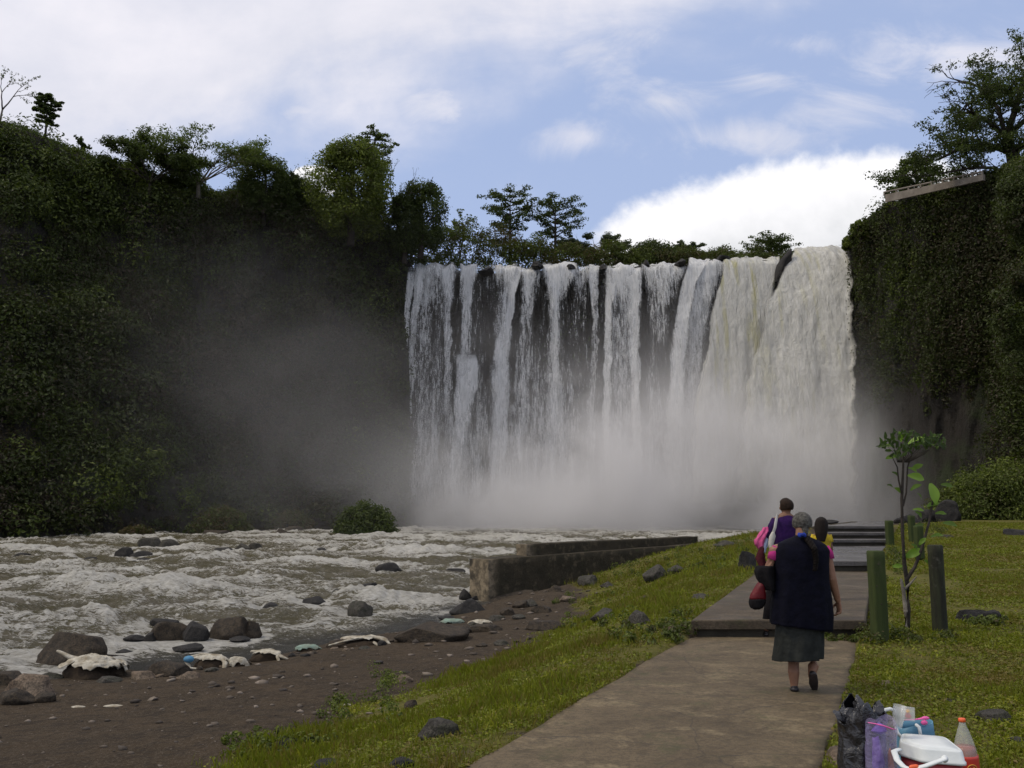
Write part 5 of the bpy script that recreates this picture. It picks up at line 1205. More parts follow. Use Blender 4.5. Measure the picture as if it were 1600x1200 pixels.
M['braid'] = simple('black_braid', (.010, .007, .006), (.005, .004, .003), 40, .7, .008, 90, .1); M['brownhair'] = simple('short_brown_hair', (.030, .016, .009), (.013, .008, .005), 40, .65, .01, 90, .15)
M['navy'] = cloth('navy_knit', (.0028, .0031, .010), (.0016, .0018, .006)); M['pink'] = cloth('magenta_cotton', (.42, .035, .19), (.32, .028, .15))
M['skirt'] = cloth('grey_green_skirt', (.031, .034, .031), (.019, .021, .019), 9); M['black'] = cloth('black_cloth', (.010, .009, .010), (.006, .005, .006))
M['purple'] = cloth('dark_purple_knit', (.030, .009, .070), (.018, .006, .045)); M['yellow'] = cloth('yellow_cotton', (.52, .38, .03), (.36, .26, .025))
M['pinkjacket'] = cloth('bright_pink_fleece', (.60, .11, .27), (.44, .07, .19)); M['paleblue'] = cloth('pale_blue_lining', (.45, .55, .72), (.38, .46, .62))
M['red'] = simple('red_leatherette', (.12, .004, .008), (.07, .003, .006), 9, .5, .004, 60, .3); M['whitebag'] = simple('offwhite_leatherette', (.50, .48, .43), (.38, .36, .32), 9, .5, .003, 60, .4)
M['shoe'] = simple('black_shoe_leather', (.014, .011, .012), (.008, .007, .008), 12, .45, .003, 60, .5); M['sole'] = simple('worn_shoe_sole', (.050, .036, .034), (.03, .022, .02), 12, .8)
M['blue'] = cloth('blue_hair_band', (.03, .06, .35), (.02, .04, .24)); M['maroon'] = cloth('maroon_cloth', (.06, .010, .014), (.035, .006, .010))
M['eyewhite'] = simple('eye', (.6, .58, .55), (.5, .48, .45), 5, .3, 0); M['iris'] = simple('iris', (.02, .012, .008), None, 5, .2, 0)
def hand(mb, w_, d, side, nrm, curl=.9, s=1.0):
    """palm and five fingers from the wrist w_, pointing along d; nrm = palm normal, side = towards the thumb"""
    w_, d, side, nrm = Vector(w_), Vector(d).normalized(), Vector(side).normalized(), Vector(nrm).normalized()
    mb.tube([w_-d*.01*s, w_+d*.035*s, w_+d*.080*s], [.022*s, .034*s, .036*s], 12, (1, .42), up=nrm)
    for k, (o, L) in enumerate(((.027, .070), (.009, .078), (-.009, .073), (-.026, .057))):
        b_ = w_+d*.078*s+side*o*s; c1 = curl*(.8+.12*k); q1 = b_+(d*math.cos(c1*.5)+nrm*math.sin(c1*.5)).normalized()*L*.45*s
        q2 = q1+(d*math.cos(c1*1.2)+nrm*math.sin(c1*1.2)).normalized()*L*.32*s; q3 = q2+(d*math.cos(c1*1.7)+nrm*math.sin(c1*1.7)).normalized()*L*.25*s
        mb.tube([b_-d*.012*s, b_, q1, q2, q3], [.0095*s, .0093*s, .0085*s, .0078*s, .0065*s], 8)
    t0 = w_+d*.022*s+side*.026*s; t1 = t0+(d*.55+side*.65+nrm*.35).normalized()*.034*s; t2 = t1+(d*.85+side*.1+nrm*.55).normalized()*.030*s
    mb.tube([t0-side*.012*s, t0, t1, t2], [.014*s, .0125*s, .0105*s, .0085*s], 8)
def head(mb, c, r, yaw=0.0, tilt=0.0):
    """skull, jaw, nose, ears, lips, brow; faces +Y turned by yaw"""
    c = Vector(c); R = Matrix.Rotation(yaw, 3, 'Z') @ Matrix.Rotation(tilt, 3, 'X'); f = lambda x, y, z: c + R @ Vector((x*r, y*r, z*r))
    mb.ball(f(0, -.05, .12), (r*.86, r*1.0, r*.98), 14); mb.tube([f(0, .15, -.2), f(0, .45, -.72)], [r*.66, r*.38], 12)
    mb.tube([f(0, .90, .12), f(0, 1.08, -.18), f(0, .95, -.26)], [r*.09, r*.14, r*.10], 8)
    for s_ in (-1, 1):
        mb.ball(f(s_*.86, -.02, -.08), (r*.10, r*.20, r*.27), 8); mb.tube([f(s_*.15, .88, .24), f(s_*.50, .76, .26)], [r*.09, r*.07], 8); mb.ball(f(s_*.42, .62, -.20), r*.24, 8)
    mb.tube([f(-.24, .80, -.48), f(0, .88, -.46), f(.24, .80, -.48)], [r*.06, r*.09, r*.06], 8); mb.tube([f(-.2, .78, -.57), f(0, .86, -.57), f(.2, .78, -.57)], [r*.06, r*.09, r*.06], 8)
    return f
def eyes(f, r, parent):
    for s_ in (-1, 1):
        mb = MB(); mb.ball(f(s_*.33, .78, .06), r*.13, 8); mb.build('eye', M['eyewhite'], parent)
        mb = MB(); mb.ball(f(s_*.33, .86, .06), r*.065, 6); mb.build('iris', M['iris'], parent)
def rings(L, Y0, org, n=48, fold=0.0, fk=7, seed=0, ex=2.3, thick=.006, top=None):
    """garment lofted from picture-height rings (py, left px, right px, depth radius, dy, tilt) around the wearer"""
    L = sorted(L, key=lambda q: -q[0]); py = np.linspace(L[0][0], L[-1][0], 44); a_ = [q[0] for q in L][::-1]
    g = lambda k: np.interp(py, a_, [(q[k] if len(q) > k else 0) for q in L][::-1])
    lx, rx, dr, dy, tl = g(1), g(2), g(3), g(4), g(5); G = []
    for i, p in enumerate(py):
        l_, r_ = at(lx[i], p, Y0), at(rx[i], p, Y0); cx = (l_.x+r_.x)/2-org[0]; rw = (r_.x-l_.x)/2; z = l_.z-org[2]; row = []
        down = (p-L[-1][0])/(L[0][0]-L[-1][0])
        for k in range(n):
            a = 2*PI*k/n; c_, s_ = math.cos(a), math.sin(a); k1 = math.copysign(abs(c_)**(2/ex), c_); k2 = math.copysign(abs(s_)**(2/ex), s_)
            ff = 1+fold*down*(math.sin(fk*a+seed+2*math.sin(2*a+seed))*.6+.4*math.sin(fk*2.1*a+seed*2)) 
            row.append((cx+rw*k1*(1+(ff-1)*.5), Y0-org[1]+dy[i]+dr[i]*k2*ff, z-tl[i]*k1*.02))
        G.append(row)
    G = np.array(G); G = G+ (fbm(G, 9, 3, .6, seed=seed)*.006)[..., None]; return G
def garment(name, G, m_, parent, thick=.006):
    mb = MB(); mb.grid(G, wrap=True); o = mb.build(name, m_, parent); s = o.modifiers.new('thickness', 'SOLIDIFY'); s.thickness = thick; s.offset = -1; return o
def shoe(parent, heel, toe, r=.042, updir=(0, 0, 1), nm='shoe'):
    heel, toe = Vector(heel), Vector(toe); d = (toe-heel); mb = MB(); u_ = Vector(updir)
    mb.tube([heel+d*.05, heel+d*.3, heel+d*.6, heel+d*.92], [r*.80, r*.86, r*.98, r*.72], 12, (1, .80), up=u_)
    mb.tube([heel+d*.08+u_*r*.5, heel+d*.35+u_*r*.55], [r*.70, r*.60], 12, (1, .8), up=u_)
    s_ = mb.build(nm, M['shoe'], parent); mb = MB(); mb.tube([heel-u_*r*.68-d*.02, heel+d*.5-u_*r*.66, heel+d*.97-u_*r*.60], [r*.72, r*.84, r*.62], 12, (1, .22), up=u_, round_=True); mb.build('sole', M['sole'], s_)

# --- old woman
org = Vector(gnd(1249, 1082, 0)); OY = org.y+.02; org.z = .02; e = empty('person', org)
tag(e, 'old woman with braided grey hair, navy vest and grey skirt on the path', 'person')
def J(px, py, dy=0.0): return Vector(at(px, py, OY+dy))-org
mb = MB(); hr = .088; f = head(mb, J(1253, 819, .05), hr, .05, -.10)
mb.tube([J(1253, 822, .02), J(1252, 842, 0), J(1251, 856, -.01)], [.052, .052, .06], 12)
mb.tube([J(1251, 860, .0), J(1251, 890, 0), J(1251, 930, 0), J(1252, 960, 0)], [.13, .15, .165, .17], 14, (1, .72), up=(0, 1, 0))
mb.tube([J(1212, 861), J(1251, 853), J(1289, 862)], [.058, .07, .058], 10)
mb.tube([J(1290, 862), J(1300, 905, -.03), J(1309, 938, .0)], [.050, .041, .028], 12)
hand(mb, J(1310, 939, .0), (.05, .0, -1), (-.25, .95, 0), (-.95, -.25, 0), .95, 1.0)
mb.tube([J(1210, 861), J(1200, 889, -.02), J(1207, 893, .20)], [.050, .040, .027], 12)
hand(mb, J(1208, 893, .21), (.2, 1, .1), (.9, -.2, .3), (.0, .1, -1), 1.1, 1.0)
mb.tube([J(1239, 955), J(1240, 1022, .04), J(1240, 1050, .0), J(1241, 1073, -.01)], [.090, .052, .050, .030], 12)
mb.tube([J(1266, 955), J(1272, 1018, .07), J(1271, 1040, .02), J(1268, 1056, -.03)], [.090, .052, .048, .030], 12)
mb.tube([J(1241, 1073, -.01), J(1241, 1079, .14)], [.03, .028], 8); mb.tube([J(1268, 1056, -.03), J(1272, 1072, .05)], [.03, .026], 8)
o = mb.build('body', M['skin'], e); remesh(o, .0065, 4); eyes(f, hr, e)
shoe(e, J(1241.5, 1077.5, -.035), J(1240.5, 1078, .20), .043)
shoe(e, J(1270, 1053, -.06), J(1272, 1075, .06), .042, (0.05, .86, .45))
garment('skirt', rings([(962, 1216, 1286, .16), (985, 1212, 1286, .165), (1008, 1210, 1285, .175), (1029, 1207, 1284, .185, .01, -.6)], OY, org, fold=.15, fk=7, seed=2, ex=2.1), M['skirt'], e)
v_ = rings([(836.5, 1243, 1262, .055, .0), (840, 1238, 1268, .07), (844, 1226, 1279, .095), (850, 1214, 1289, .12), (859, 1208, 1295, .145), (870, 1208, 1294, .158), (885, 1210, 1293, .165), (905, 1209, 1293, .172), (935, 1206, 1297, .18), (960, 1204, 1299, .188), (979, 1204, 1297, .19, 0, 1.6)], OY, org, fold=.085, fk=5, seed=5, ex=2.5)
garment('vest', v_, M['navy'], e)
for (a, b_, c_) in ((J(1215, 857), J(1209, 867, -.005), J(1206.5, 875, -.01)), (J(1287, 857), J(1294, 867, -.005), J(1296, 874, -.01))):
    mb = MB(); mb.tube([a, b_, c_], [.052, .050, .045], 14, round_=False); mb.build('sleeve', M['pink'], e)
mb = MB(); G = []
for i in range(14):     # hair cap over the skull, parted, drawn back
    ph = .03+PI*.62*i/13; G.append([(f(0, 0, 0)+Vector((hr*1.0*math.sin(ph)*math.cos(2*PI*k/32), hr*(1.13 if math.sin(2*PI*k/32) < 0 else .9)*math.sin(ph)*math.sin(2*PI*k/32)-hr*.06, hr*.14+hr*1.12*math.cos(ph))))[:] for k in range(32)])
G = np.array(G); G = G+(fbm(G*[1, 1, .3], 55, 3, .6, seed=4)*.004)[..., None]; mb.grid(G, wrap=True); mb.tube([f(-.05, -.62, -.35), f(-.05, -.86, -.95)], [hr*.50, hr*.30], 12); hcap = mb.build('hair', M['greyhair'], e); subsurf(hcap)
mb = MB(); a0 = J(1254, 839, -.11); 
for s_ in range(3):
    pts = []; 
    for i in range(34):
        q = i/33; ph = q*26+s_*2.09; wv = .017*(1-.35*q); py = 840+48*q; b0 = J(1255+7*math.sin(q*2.2), py, 0); yb = -.08-.115*min(1, q*3)
        pts.append((b0.x+math.sin(ph)*wv, yb+math.cos(ph)*wv*.5, b0.z))
    mb.tube(pts, [.020*(1-.45*(i/33)) for i in range(34)], 7)
mb.build('braid', M['braid'], e)
mb = MB(); c0 = J(1253, 836, -.10)
for k in range(10): a = 2*PI*k/10; mb.ball((c0.x+.026*math.cos(a), c0.y+.016*math.sin(a), c0.z+.006*math.sin(3*a)), (.014, .014, .016), 6)
mb.build('hair_band', M['blue'], e)
# jacket over her left arm and red handbag hanging from it
e = empty('jacket', J(1196, 900)+org); tag(e, 'dark cloth jacket draped over the left forearm of the old woman', 'jacket'); o0 = J(1196, 900)
G = []
for i, py in enumerate(np.linspace(884, 922, 14)):
    l_ = np.interp(py, [884, 892, 905, 922], [1184, 1179, 1182, 1194]); r_ = 1210; a, b_ = J(l_, py, -.01), J(r_, py, -.01); c_ = (a+b_)/2-o0; w2 = (b_.x-a.x)/2
    G.append([(c_.x+w2*math.cos(t_)*(1+.08*math.sin(5*t_+i*.3)), c_.y+.085*math.sin(t_)*(1+.12*math.sin(4*t_+1)), c_.z) for t_ in np.linspace(0, 2*PI, 28, endpoint=False)])
mb = MB(); mb.grid(np.array(G), wrap=True, caps=True); mb.build('cloth', M['black'], e)
mb = MB(); mb.tube([J(1190, 858, .08)-o0, J(1186, 872, .05)-o0, J(1192, 888, .02)-o0], [.028, .034, .03], 10, (1, .6)); mb.build('lining', M['maroon'], e)
e = empty('handbag', J(1183, 950)+org); o0 = J(1183, 950); tag(e, 'dark red handbag with a black base, swinging from the left arm of the old woman', 'handbag'); G = []; T_ = []
for py in np.linspace(906, 952, 18):
    l_ = np.interp(py, [906, 915, 930, 942, 949, 952], [1188, 1181, 1172, 1170, 1172, 1178]); r_ = np.interp(py, [906, 915, 930, 942, 949, 952], [1192, 1195, 1197, 1196, 1192, 1185])
    a, b_ = J(l_, py, -.02), J(r_, py, -.02); c_ = (a+b_)/2-o0; w2 = (b_.x-a.x)/2; G.append([(c_.x+w2*math.cos(t_), c_.y+.05*math.sin(t_)*min(1, w2/.04), c_.z+.003*math.sin(3*t_)) for t_ in np.linspace(0, 2*PI, 24, endpoint=False)])
G = np.array(G); mb = MB(); mb.grid(G[:12], wrap=True, caps=True); mb.build('pouch', M['red'], e); G2_ = G[11:].copy(); G2_[:, :, :2] = (G2_[:, :, :2]-G2_.mean((0, 1))[:2])*1.03+G2_.mean((0, 1))[:2]; mb = MB(); mb.grid(G2_, wrap=True, caps=True); mb.build('base', M['black'], e)
mb = MB(); mb.tube([J(1190, 908)-o0, J(1197, 894, .02)-o0, J(1203, 888, .05)-o0], [.007, .007, .007], 8, (1, .5)); mb.tube([J(1192, 910, .02)-o0, J(1204, 897, .08)-o0, J(1206, 889, .10)-o0], [.007]*3, 8, (1, .5)); mb.build('strap', M['shoe'], e)

# --- woman in purple
OY = 10.9; org = Vector(gnd(1213, 996, 0)); OY = org.y; org.z = .02; e = empty('person', org); tag(e, 'woman with short brown hair and purple top, just ahead of the old woman', 'person')
mb = MB(); hr = .088; f = head(mb, J(1228, 792, .02), hr, .35, 0)
mb.tube([J(1229, 796), J(1228, 812)], [.050, .056], 12); mb.tube([J(1228, 814), J(1226, 840), J(1224, 866), J(1223, 888)], [.12, .125, .12, .14], 14, (1, .68), up=(0, 1, 0))
mb.tube([J(1211, 814), J(1228, 810), J(1246, 814)], [.05, .06, .05], 10)
mb.tube([J(1209, 815), J(1202, 838, -.03), J(1196, 842, .14)], [.046, .038, .026], 12); hand(mb, J(1195.5, 842, .15), (-.3, .9, .1), (.6, .3, .6), (.2, .2, -1), 1.1)
mb.tube([J(1247, 815), J(1253, 842, 0), J(1250, 862, .12)], [.046, .038, .026], 12); hand(mb, J(1250, 863, .13), (-.1, .6, -.8), (-.6, .5, .2), (-.9, -.2, -.1), .8)
mb.tube([J(1215, 888), J(1204, 938, .05), J(1197, 984, -.01), J(1196, 991, .13)], [.088, .055, .035, .028], 12)
mb.tube([J(1231, 888), J(1232, 930, .20), J(1230, 958, .28), J(1230, 960, .42)], [.088, .055, .035, .028], 12)
o = mb.build('body', M['skin2'], e); remesh(o, .0075, 4); eyes(f, hr, e)
mb = MB(); mb.tube([J(1216, 882), J(1205, 936, .05), J(1197.5, 984, -.01)], [.100, .074, .062], 14, round_=False); mb.tube([J(1231, 882), J(1232, 930, .19), J(1230, 955, .27)], [.100, .074, .060], 14, round_=False); mb.ball(J(1223, 884), (.15, .115, .11)); mb.build('trousers', M['black'], e)
shoe(e, J(1197, 991.5, -.04), J(1196, 991.5, .20), .043); shoe(e, J(1230, 960.5, .30), J(1230, 960.5, .50), .043)
garment('top', rings([(805, 1222, 1236, .062), (808, 1216, 1241, .075), (812, 1209, 1247, .10), (820, 1207, 1249, .118), (835, 1208, 1247, .125), (855, 1207, 1244, .125), (875, 1205, 1244, .14), (893, 1204, 1245, .145)], OY, org, fold=.05, fk=5, seed=8, ex=2.4), M['purple'], e)
for L_, R_ in (((J(1212, 812), J(1206, 824, -.01), J(1202, 838, -.03), J(1198.5, 841, .08)), (.052, .054, .048, .040)), ((J(1246, 812), J(1251, 826), J(1253, 842), J(1251, 856, .09)), (.052, .054, .046, .038))):
    mb = MB(); mb.tube(L_, R_, 14, round_=False); mb.build('sleeve', M['purple'], e)
mb = MB(); G = []
for i in range(16):
    ph = .03+PI*.66*i/15; row = []
    for k in range(32):
        t_ = 2*PI*k/32; loc = Vector((1.02*math.sin(ph)*math.cos(t_), (1.14 if math.sin(t_) < 0 else (1.02 if ph < 1.2 else .2))*math.sin(ph)*math.sin(t_)-.05, .15+1.12*math.cos(ph))); row.append(f(*loc)[:])
    G.append(row)
G = np.array(G); G += (fbm(G, 30, 3, .6, seed=6)*.008)[..., None]; mb.grid(G, wrap=True); subsurf(mb.build('hair', M['brownhair'], e))
# white shoulder bag
o0 = J(1206, 855, -.05); e = empty('shoulder_bag', o0+org); tag(e, 'off-white shoulder bag with a white strap on the back of the woman in purple', 'bag')
mb = MB(); mb.tube([J(1216, 807, .05)-o0, J(1215, 804, -.04)-o0, J(1213, 812, -.12)-o0, J(1211, 824, -.15)-o0, J(1208, 833, -.14)-o0], [.018]*5, 10, (1, .25), up=(0, 1, 0)); mb.build('strap', M['whitebag'], e)
G = []
for py in np.linspace(831, 857, 12):
    l_ = np.interp(py, [831, 838, 850, 857], [1206, 1202, 1200, 1202]); r_ = np.interp(py, [831, 838, 850, 857], [1210, 1212, 1209, 1205]); a, b_ = J(l_, py, -.13), J(r_, py, -.13); c_ = (a+b_)/2-o0; w2 = (b_.x-a.x)/2
    G.append([(c_.x+w2*math.cos(t_), c_.y+.03*math.sin(t_), c_.z) for t_ in np.linspace(0, 2*PI, 20, endpoint=False)])
mb = MB(); mb.grid(np.array(G), wrap=True, caps=True); mb.build('pouch', M['whitebag'], e)
# pink jacket over her arm
o0 = J(1190, 845, .0); e = empty('jacket', o0+org); tag(e, 'bright pink jacket with pale blue lining over the arm of the woman in purple', 'jacket')
def drapery(name, L, m_, parent, o0, d=.05, seed=0):
    G = []
    py = np.linspace(L[0][0], L[-1][0], 20); l_ = np.interp(py, [q[0] for q in L], [q[1] for q in L]); r_ = np.interp(py, [q[0] for q in L], [q[2] for q in L])
    for i, p in enumerate(py):
        a, b_ = J(l_[i], p, .02), J(r_[i], p, .02); c_ = (a+b_)/2-o0; w2 = (b_.x-a.x)/2
        G.append([(c_.x+w2*math.cos(t_)*(1+.06*math.sin(6*t_+seed)), c_.y+d*math.sin(t_)*(1+.25*math.sin(5*t_+seed+i*.1))*min(1, w2/.05), c_.z+.01*math.sin(3*t_+i)) for t_ in np.linspace(0, 2*PI, 30, endpoint=False)])
    mb = MB(); mb.grid(np.array(G), wrap=True, caps=True); return mb.build(name, m_, parent)
drapery('fleece', [(824, 1193, 1201), (830, 1189, 1202), (838, 1183, 1199), (846, 1178, 1197), (851, 1180, 1195), (858, 1185, 1193), (860, 1187, 1192)], M['pinkjacket'], e, o0, .06, 1)
drapery('lining', [(836, 1196, 1200), (845, 1193, 1200), (855, 1191, 1197), (863, 1191, 1194)], M['paleblue'], e, o0+Vector((0, .045, 0)), .03, 2)
drapery('sleeve', [(856, 1186, 1194), (868, 1186, 1195), (880, 1189, 1197), (888, 1192, 1197)], M['maroon'], e, o0, .035, 3)

# --- girl in yellow
OY = 13.6; b_ = at(1284, 938, OY); org = Vector((b_.x, OY, .235)); e = empty('person', org); tag(e, 'girl with long dark hair and a yellow shirt, walking ahead of the two women', 'person')
mb = MB(); hr = .082; f = head(mb, J(1283, 819, .02), hr, 0, 0); mb.tube([J(1283, 824), J(1283, 838)], [.04, .045], 10)
mb.tube([J(1283, 840), J(1283, 860), J(1283, 884)], [.095, .10, .115], 12, (1, .68), up=(0, 1, 0)); mb.tube([J(1272, 838), J(1283, 835), J(1295, 838)], [.038, .045, .038], 10)
for s_ in (-1, 1):
    mb.tube([J(1283.5+s_*12, 838), J(1283.5+s_*15, 856, -.01), J(1283.5+s_*15.5, 870, .04)], [.036, .030, .021], 10); hand(mb, J(1283.5+s_*15.5, 871, .045), (0, .15, -1), (0, 1, .1), (-s_, 0, 0), .7, .8)
    mb.tube([J(1283+s_*5, 884), J(1283+s_*5.5, 910, .06*s_+.03), J(1283+s_*5, 933, .10*s_-.02), J(1283+s_*5, 936, .10*s_+.10)], [.066, .044, .028, .024], 10)
o = mb.build('body', M['skin2'], e); remesh(o, .0075, 3); eyes(f, hr, e)
garment('shirt', rings([(832, 1279, 1289, .05), (834, 1274, 1293, .065), (838, 1269, 1298, .085), (845, 1268, 1299.5, .10), (850, 1271, 1297, .10), (870, 1271, 1297, .105), (890, 1270, 1298, .115)], OY, org, fold=.05, fk=5, seed=11, ex=2.4), M['yellow'], e)
for s_ in (-1, 1):
    mb = MB(); mb.tube([J(1283.5+s_*11, 836), J(1283.5+s_*14.5, 847)], [.046, .046], 12, round_=False); mb.build('sleeve', M['yellow'], e)
    shoe(e, J(1283+s_*5, 937, .10*s_-.05), J(1283+s_*5, 937, .10*s_+.14), .034)
mb = MB()
for s_ in (-1, 1): mb.tube([J(1283+s_*5, 884), J(1283+s_*5.5, 910, .06*s_+.03), J(1283+s_*5, 930, .10*s_-.02)], [.078, .058, .048], 12, round_=False)
mb.ball(J(1283, 885), (.12, .09, .08)); mb.build('trousers', M['black'], e)
G = []
for py in np.linspace(807.5, 846, 22):
    w2 = np.interp(py, [807.5, 809, 812, 818, 826, 836, 846], [.02, .05, .078, .098, .100, .085, .055]); d_ = np.interp(py, [807.5, 812, 820, 830, 846], [.03, .085, .10, .07, .04]); c_ = J(1283, py, np.interp(py, [807.5, 820, 832, 846], [0, -.01, -.06, -.09]))
    G.append([(c_.x+w2*math.cos(t_)*(1+.03*math.sin(13*t_)), c_.y+d_*math.sin(t_)*(1 if math.sin(t_) < 0 or py < 813 else .25)*(1+.03*math.sin(9*t_)), c_.z) for t_ in np.linspace(0, 2*PI, 40, endpoint=False)])
mb = MB(); mb.grid(np.array(G), wrap=True, caps=True); mb.build('hair', M['darkhair'], e)

# ---------------------------------------------------------------- picnic things
def plastic(name, c, rough=.3, alpha=1.0, bmp=0.0, bs=20, trans=0.0, spec=.5):
    m, t = mat(name); b = nd(t, 'BsdfPrincipled', {'Base Color': tuple(c)+(1,), 'Roughness': rough, 'Alpha': alpha, 'Specular IOR Level': spec, 'Transmission Weight': trans})
    if bmp: t.links.new(bump(t, noise(t, objc(t), bs, 5, .6, .5), bmp), b.inputs['Normal'])
    fin(t, b); return m
M['white'] = simple('white_plastic', (.72, .75, .74), (.62, .66, .66), 7, .45, .001, 50, .4); M['coolred'] = simple('dull_red_plastic', (.33, .040, .045), (.25, .028, .034), 9, .5, .001, 50, .4)
M['bagblack'] = plastic('black_bag_film', (.010, .010, .012), .22, 1, .02, 14, 0, .7); M['film'] = plastic('clear_purple_film', (.42, .38, .62), .2, .35, .02, 18); M['cup'] = plastic('clear_cup_plastic', (.80, .82, .80), .15, .32)
M['purplebag'] = plastic('purple_film', (.16, .06, .42), .3, .9, .02, 18); M['teal'] = plastic('teal_card', (.09, .24, .36), .5, 1); M['orange'] = plastic('orange_cap', (.75, .12, .03), .4); M['pinkfilm'] = plastic('pink_film', (.80, .12, .38), .35, 1, .02, 18)
M['redlabel'] = plastic('red_label', (.48, .035, .02), .4); M['gold'] = plastic('yellow_print', (.75, .42, .06), .4); M['cola'] = plastic('red_drink', (.30, .045, .02), .15, 1); M['bottleclear'] = plastic('clear_bottle', (.70, .72, .66), .08, .30); M['mustard'] = plastic('orange_snack', (.50, .20, .04), .6)
# cooler: built from the corners of its lid
e = empty('cooler', (0, 0, 0)); CY = 4.93; c0 = at(1456, 1160, CY); gz = float(height(c0.x, c0.y, False)); e.location = (c0.x, c0.y, gz); tag(e, 'small picnic cooler with a chunky white lid, dull red sides and white carrying handle', 'cooler')
zt = gnd(1411, 1143, 0); 
def onz(px, py, z): g_ = gnd(px, py, z); return Vector((g_.x-c0.x, g_.y-c0.y, z-gz))
ZL = .345; cor = [onz(1411, 1143, ZL), onz(1475, 1149, ZL), onz(1506.5, 1172, ZL), onz(1447, 1167, ZL)]
cx_ = sum(cor, Vector())/4
def lidring(corn, z, k, nn=8, rr=.18):
    """ring of points round a quad with rounded corners; k scales about the centre"""
    cc = sum(corn, Vector())/len(corn); pts = []
    m_ = len(corn)
    for i in range(m_):
        p0, p1, p2 = corn[i-1], corn[i], corn[(i+1) % m_]; a = p1.lerp(p0, rr); b_ = p1.lerp(p2, rr)
        for j in range(nn):
            u_ = j/(nn-1); q = a.lerp(p1, u_).lerp(p1.lerp(b_, u_), u_); q = cc+(q-cc)*k; pts.append((q.x, q.y, z))
    return pts
cq = [onz(1409, 1144, ZL), onz(1476, 1149, ZL), onz(1507, 1173, ZL), onz(1441, 1168, ZL), onz(1405, 1157, ZL)]
mb = MB(); mb.grid(np.array([lidring(cq, z, k) for z, k in ((ZL-.075, 1.05), (ZL-.072, 1.10), (ZL-.060, 1.10), (ZL-.055, 1.06), (ZL-.012, 1.02), (ZL-.004, .985), (ZL-.002, .93), (ZL-.006, .915), (ZL-.006, .90), (ZL+.000, .885), (ZL+.001, .5))]), wrap=True, caps=True); mb.build('lid', M['white'], e)
mb = MB(); mb.grid(np.array([lidring(cq, z, k, rr=.2) for z, k in ((.0, .84), (.01, .88), (.2, .97), (ZL-.076, 1.0))]), wrap=True, caps=True); mb.build('body', M['coolred'], e)
def PC(px, py, dy): return Vector(at(px, py, CY+dy))-Vector(e.location)
mb = MB(); mb.tube([PC(1405, 1171, -.02), PC(1397, 1174, -.06), PC(1402, 1188, -.13), PC(1412, 1198, -.20), PC(1424, 1203, -.27)], [.011]*5, 10, (1.5, .7)); mb.tube([PC(1424, 1203, -.27), PC(1446, 1197, -.30), PC(1476, 1186, -.30)], [.012]*3, 10, (1.5, .8)); mb.ball(PC(1476, 1186, -.29), (.018, .014, .018), 8); mb.build('handle', M['white'], e)
mb = MB(); mb.tube([PC(1424, 1199, -.285), PC(1432, 1198, -.285)], [.012, .012], 8); mb.build('latch', M['orange'], e)
# bottle
def lathe(mb, prof, n=28, c=(0, 0, 0), tint=0): mb.grid(np.array([[(c[0]+r*math.cos(2*PI*k/n), c[1]+r*math.sin(2*PI*k/n), c[2]+z) for k in range(n)] for r, z in prof]), wrap=True, caps=True, tint=tint)
bp = at(1514, 1222, 5.2); gz2 = float(height(bp.x, 5.2, False)); tz = at(1510, 1122, 5.2).z; H = tz-gz2; e = empty('bottle', (bp.x, 5.2, gz2)); tag(e, 'large clear soft drink bottle with orange cap and red label beside the cooler', 'bottle'); e.rotation_euler = (0, -.04, 0)
mb = MB(); lathe(mb, [(.050, 0), (.060, .02), (.062, H*.30), (.059, H*.42), (.062, H*.52), (.058, H*.62), (.045, H*.74), (.028, H*.86), (.018, H*.92), (.0165, H*.965)]); mb.build('bottle_wall', M['bottleclear'], e)
mb = MB(); lathe(mb, [(.046, .01), (.056, .025), (.058, H*.30), (.055, H*.42), (.057, H*.52), (.055, H*.62), (.048, H*.655)]); mb.build('drink', M['cola'], e)
mb = MB(); lathe(mb, [(.0650, H*.20), (.0660, H*.24), (.0655, H*.52), (.0640, H*.55)]); lb = mb.build('label', M['redlabel'], e)
mb = MB()
for rr_, a0, a1 in ((.026, .3, 5.6), (.014, 2.4, 7.6)):
    pts = []
    for a in np.linspace(a0, a1, 22): xx_ = rr_*math.cos(a)*(1+.1*a/6); zz_ = H*.40+rr_*math.sin(a); th = xx_/.067; pts.append((.067*math.sin(th), -.067*math.cos(th), zz_))
    mb.tube(pts, [.0022]*len(pts), 6)
mb.build('emblem', M['gold'], lb)
mb = MB(); lathe(mb, [(.017, H*.955), (.019, H*.957), (.019, H*.995), (.016, H)]); mb.build('cap', M['orange'], e)
mb = MB(); mb.tube([(.062, -.03, H*.34), (.045, -.055, H*.33), (.02, -.070, H*.24), (.012, -.072, H*.1)], [.0025]*4, 6); mb.build('string', M['white'], e)
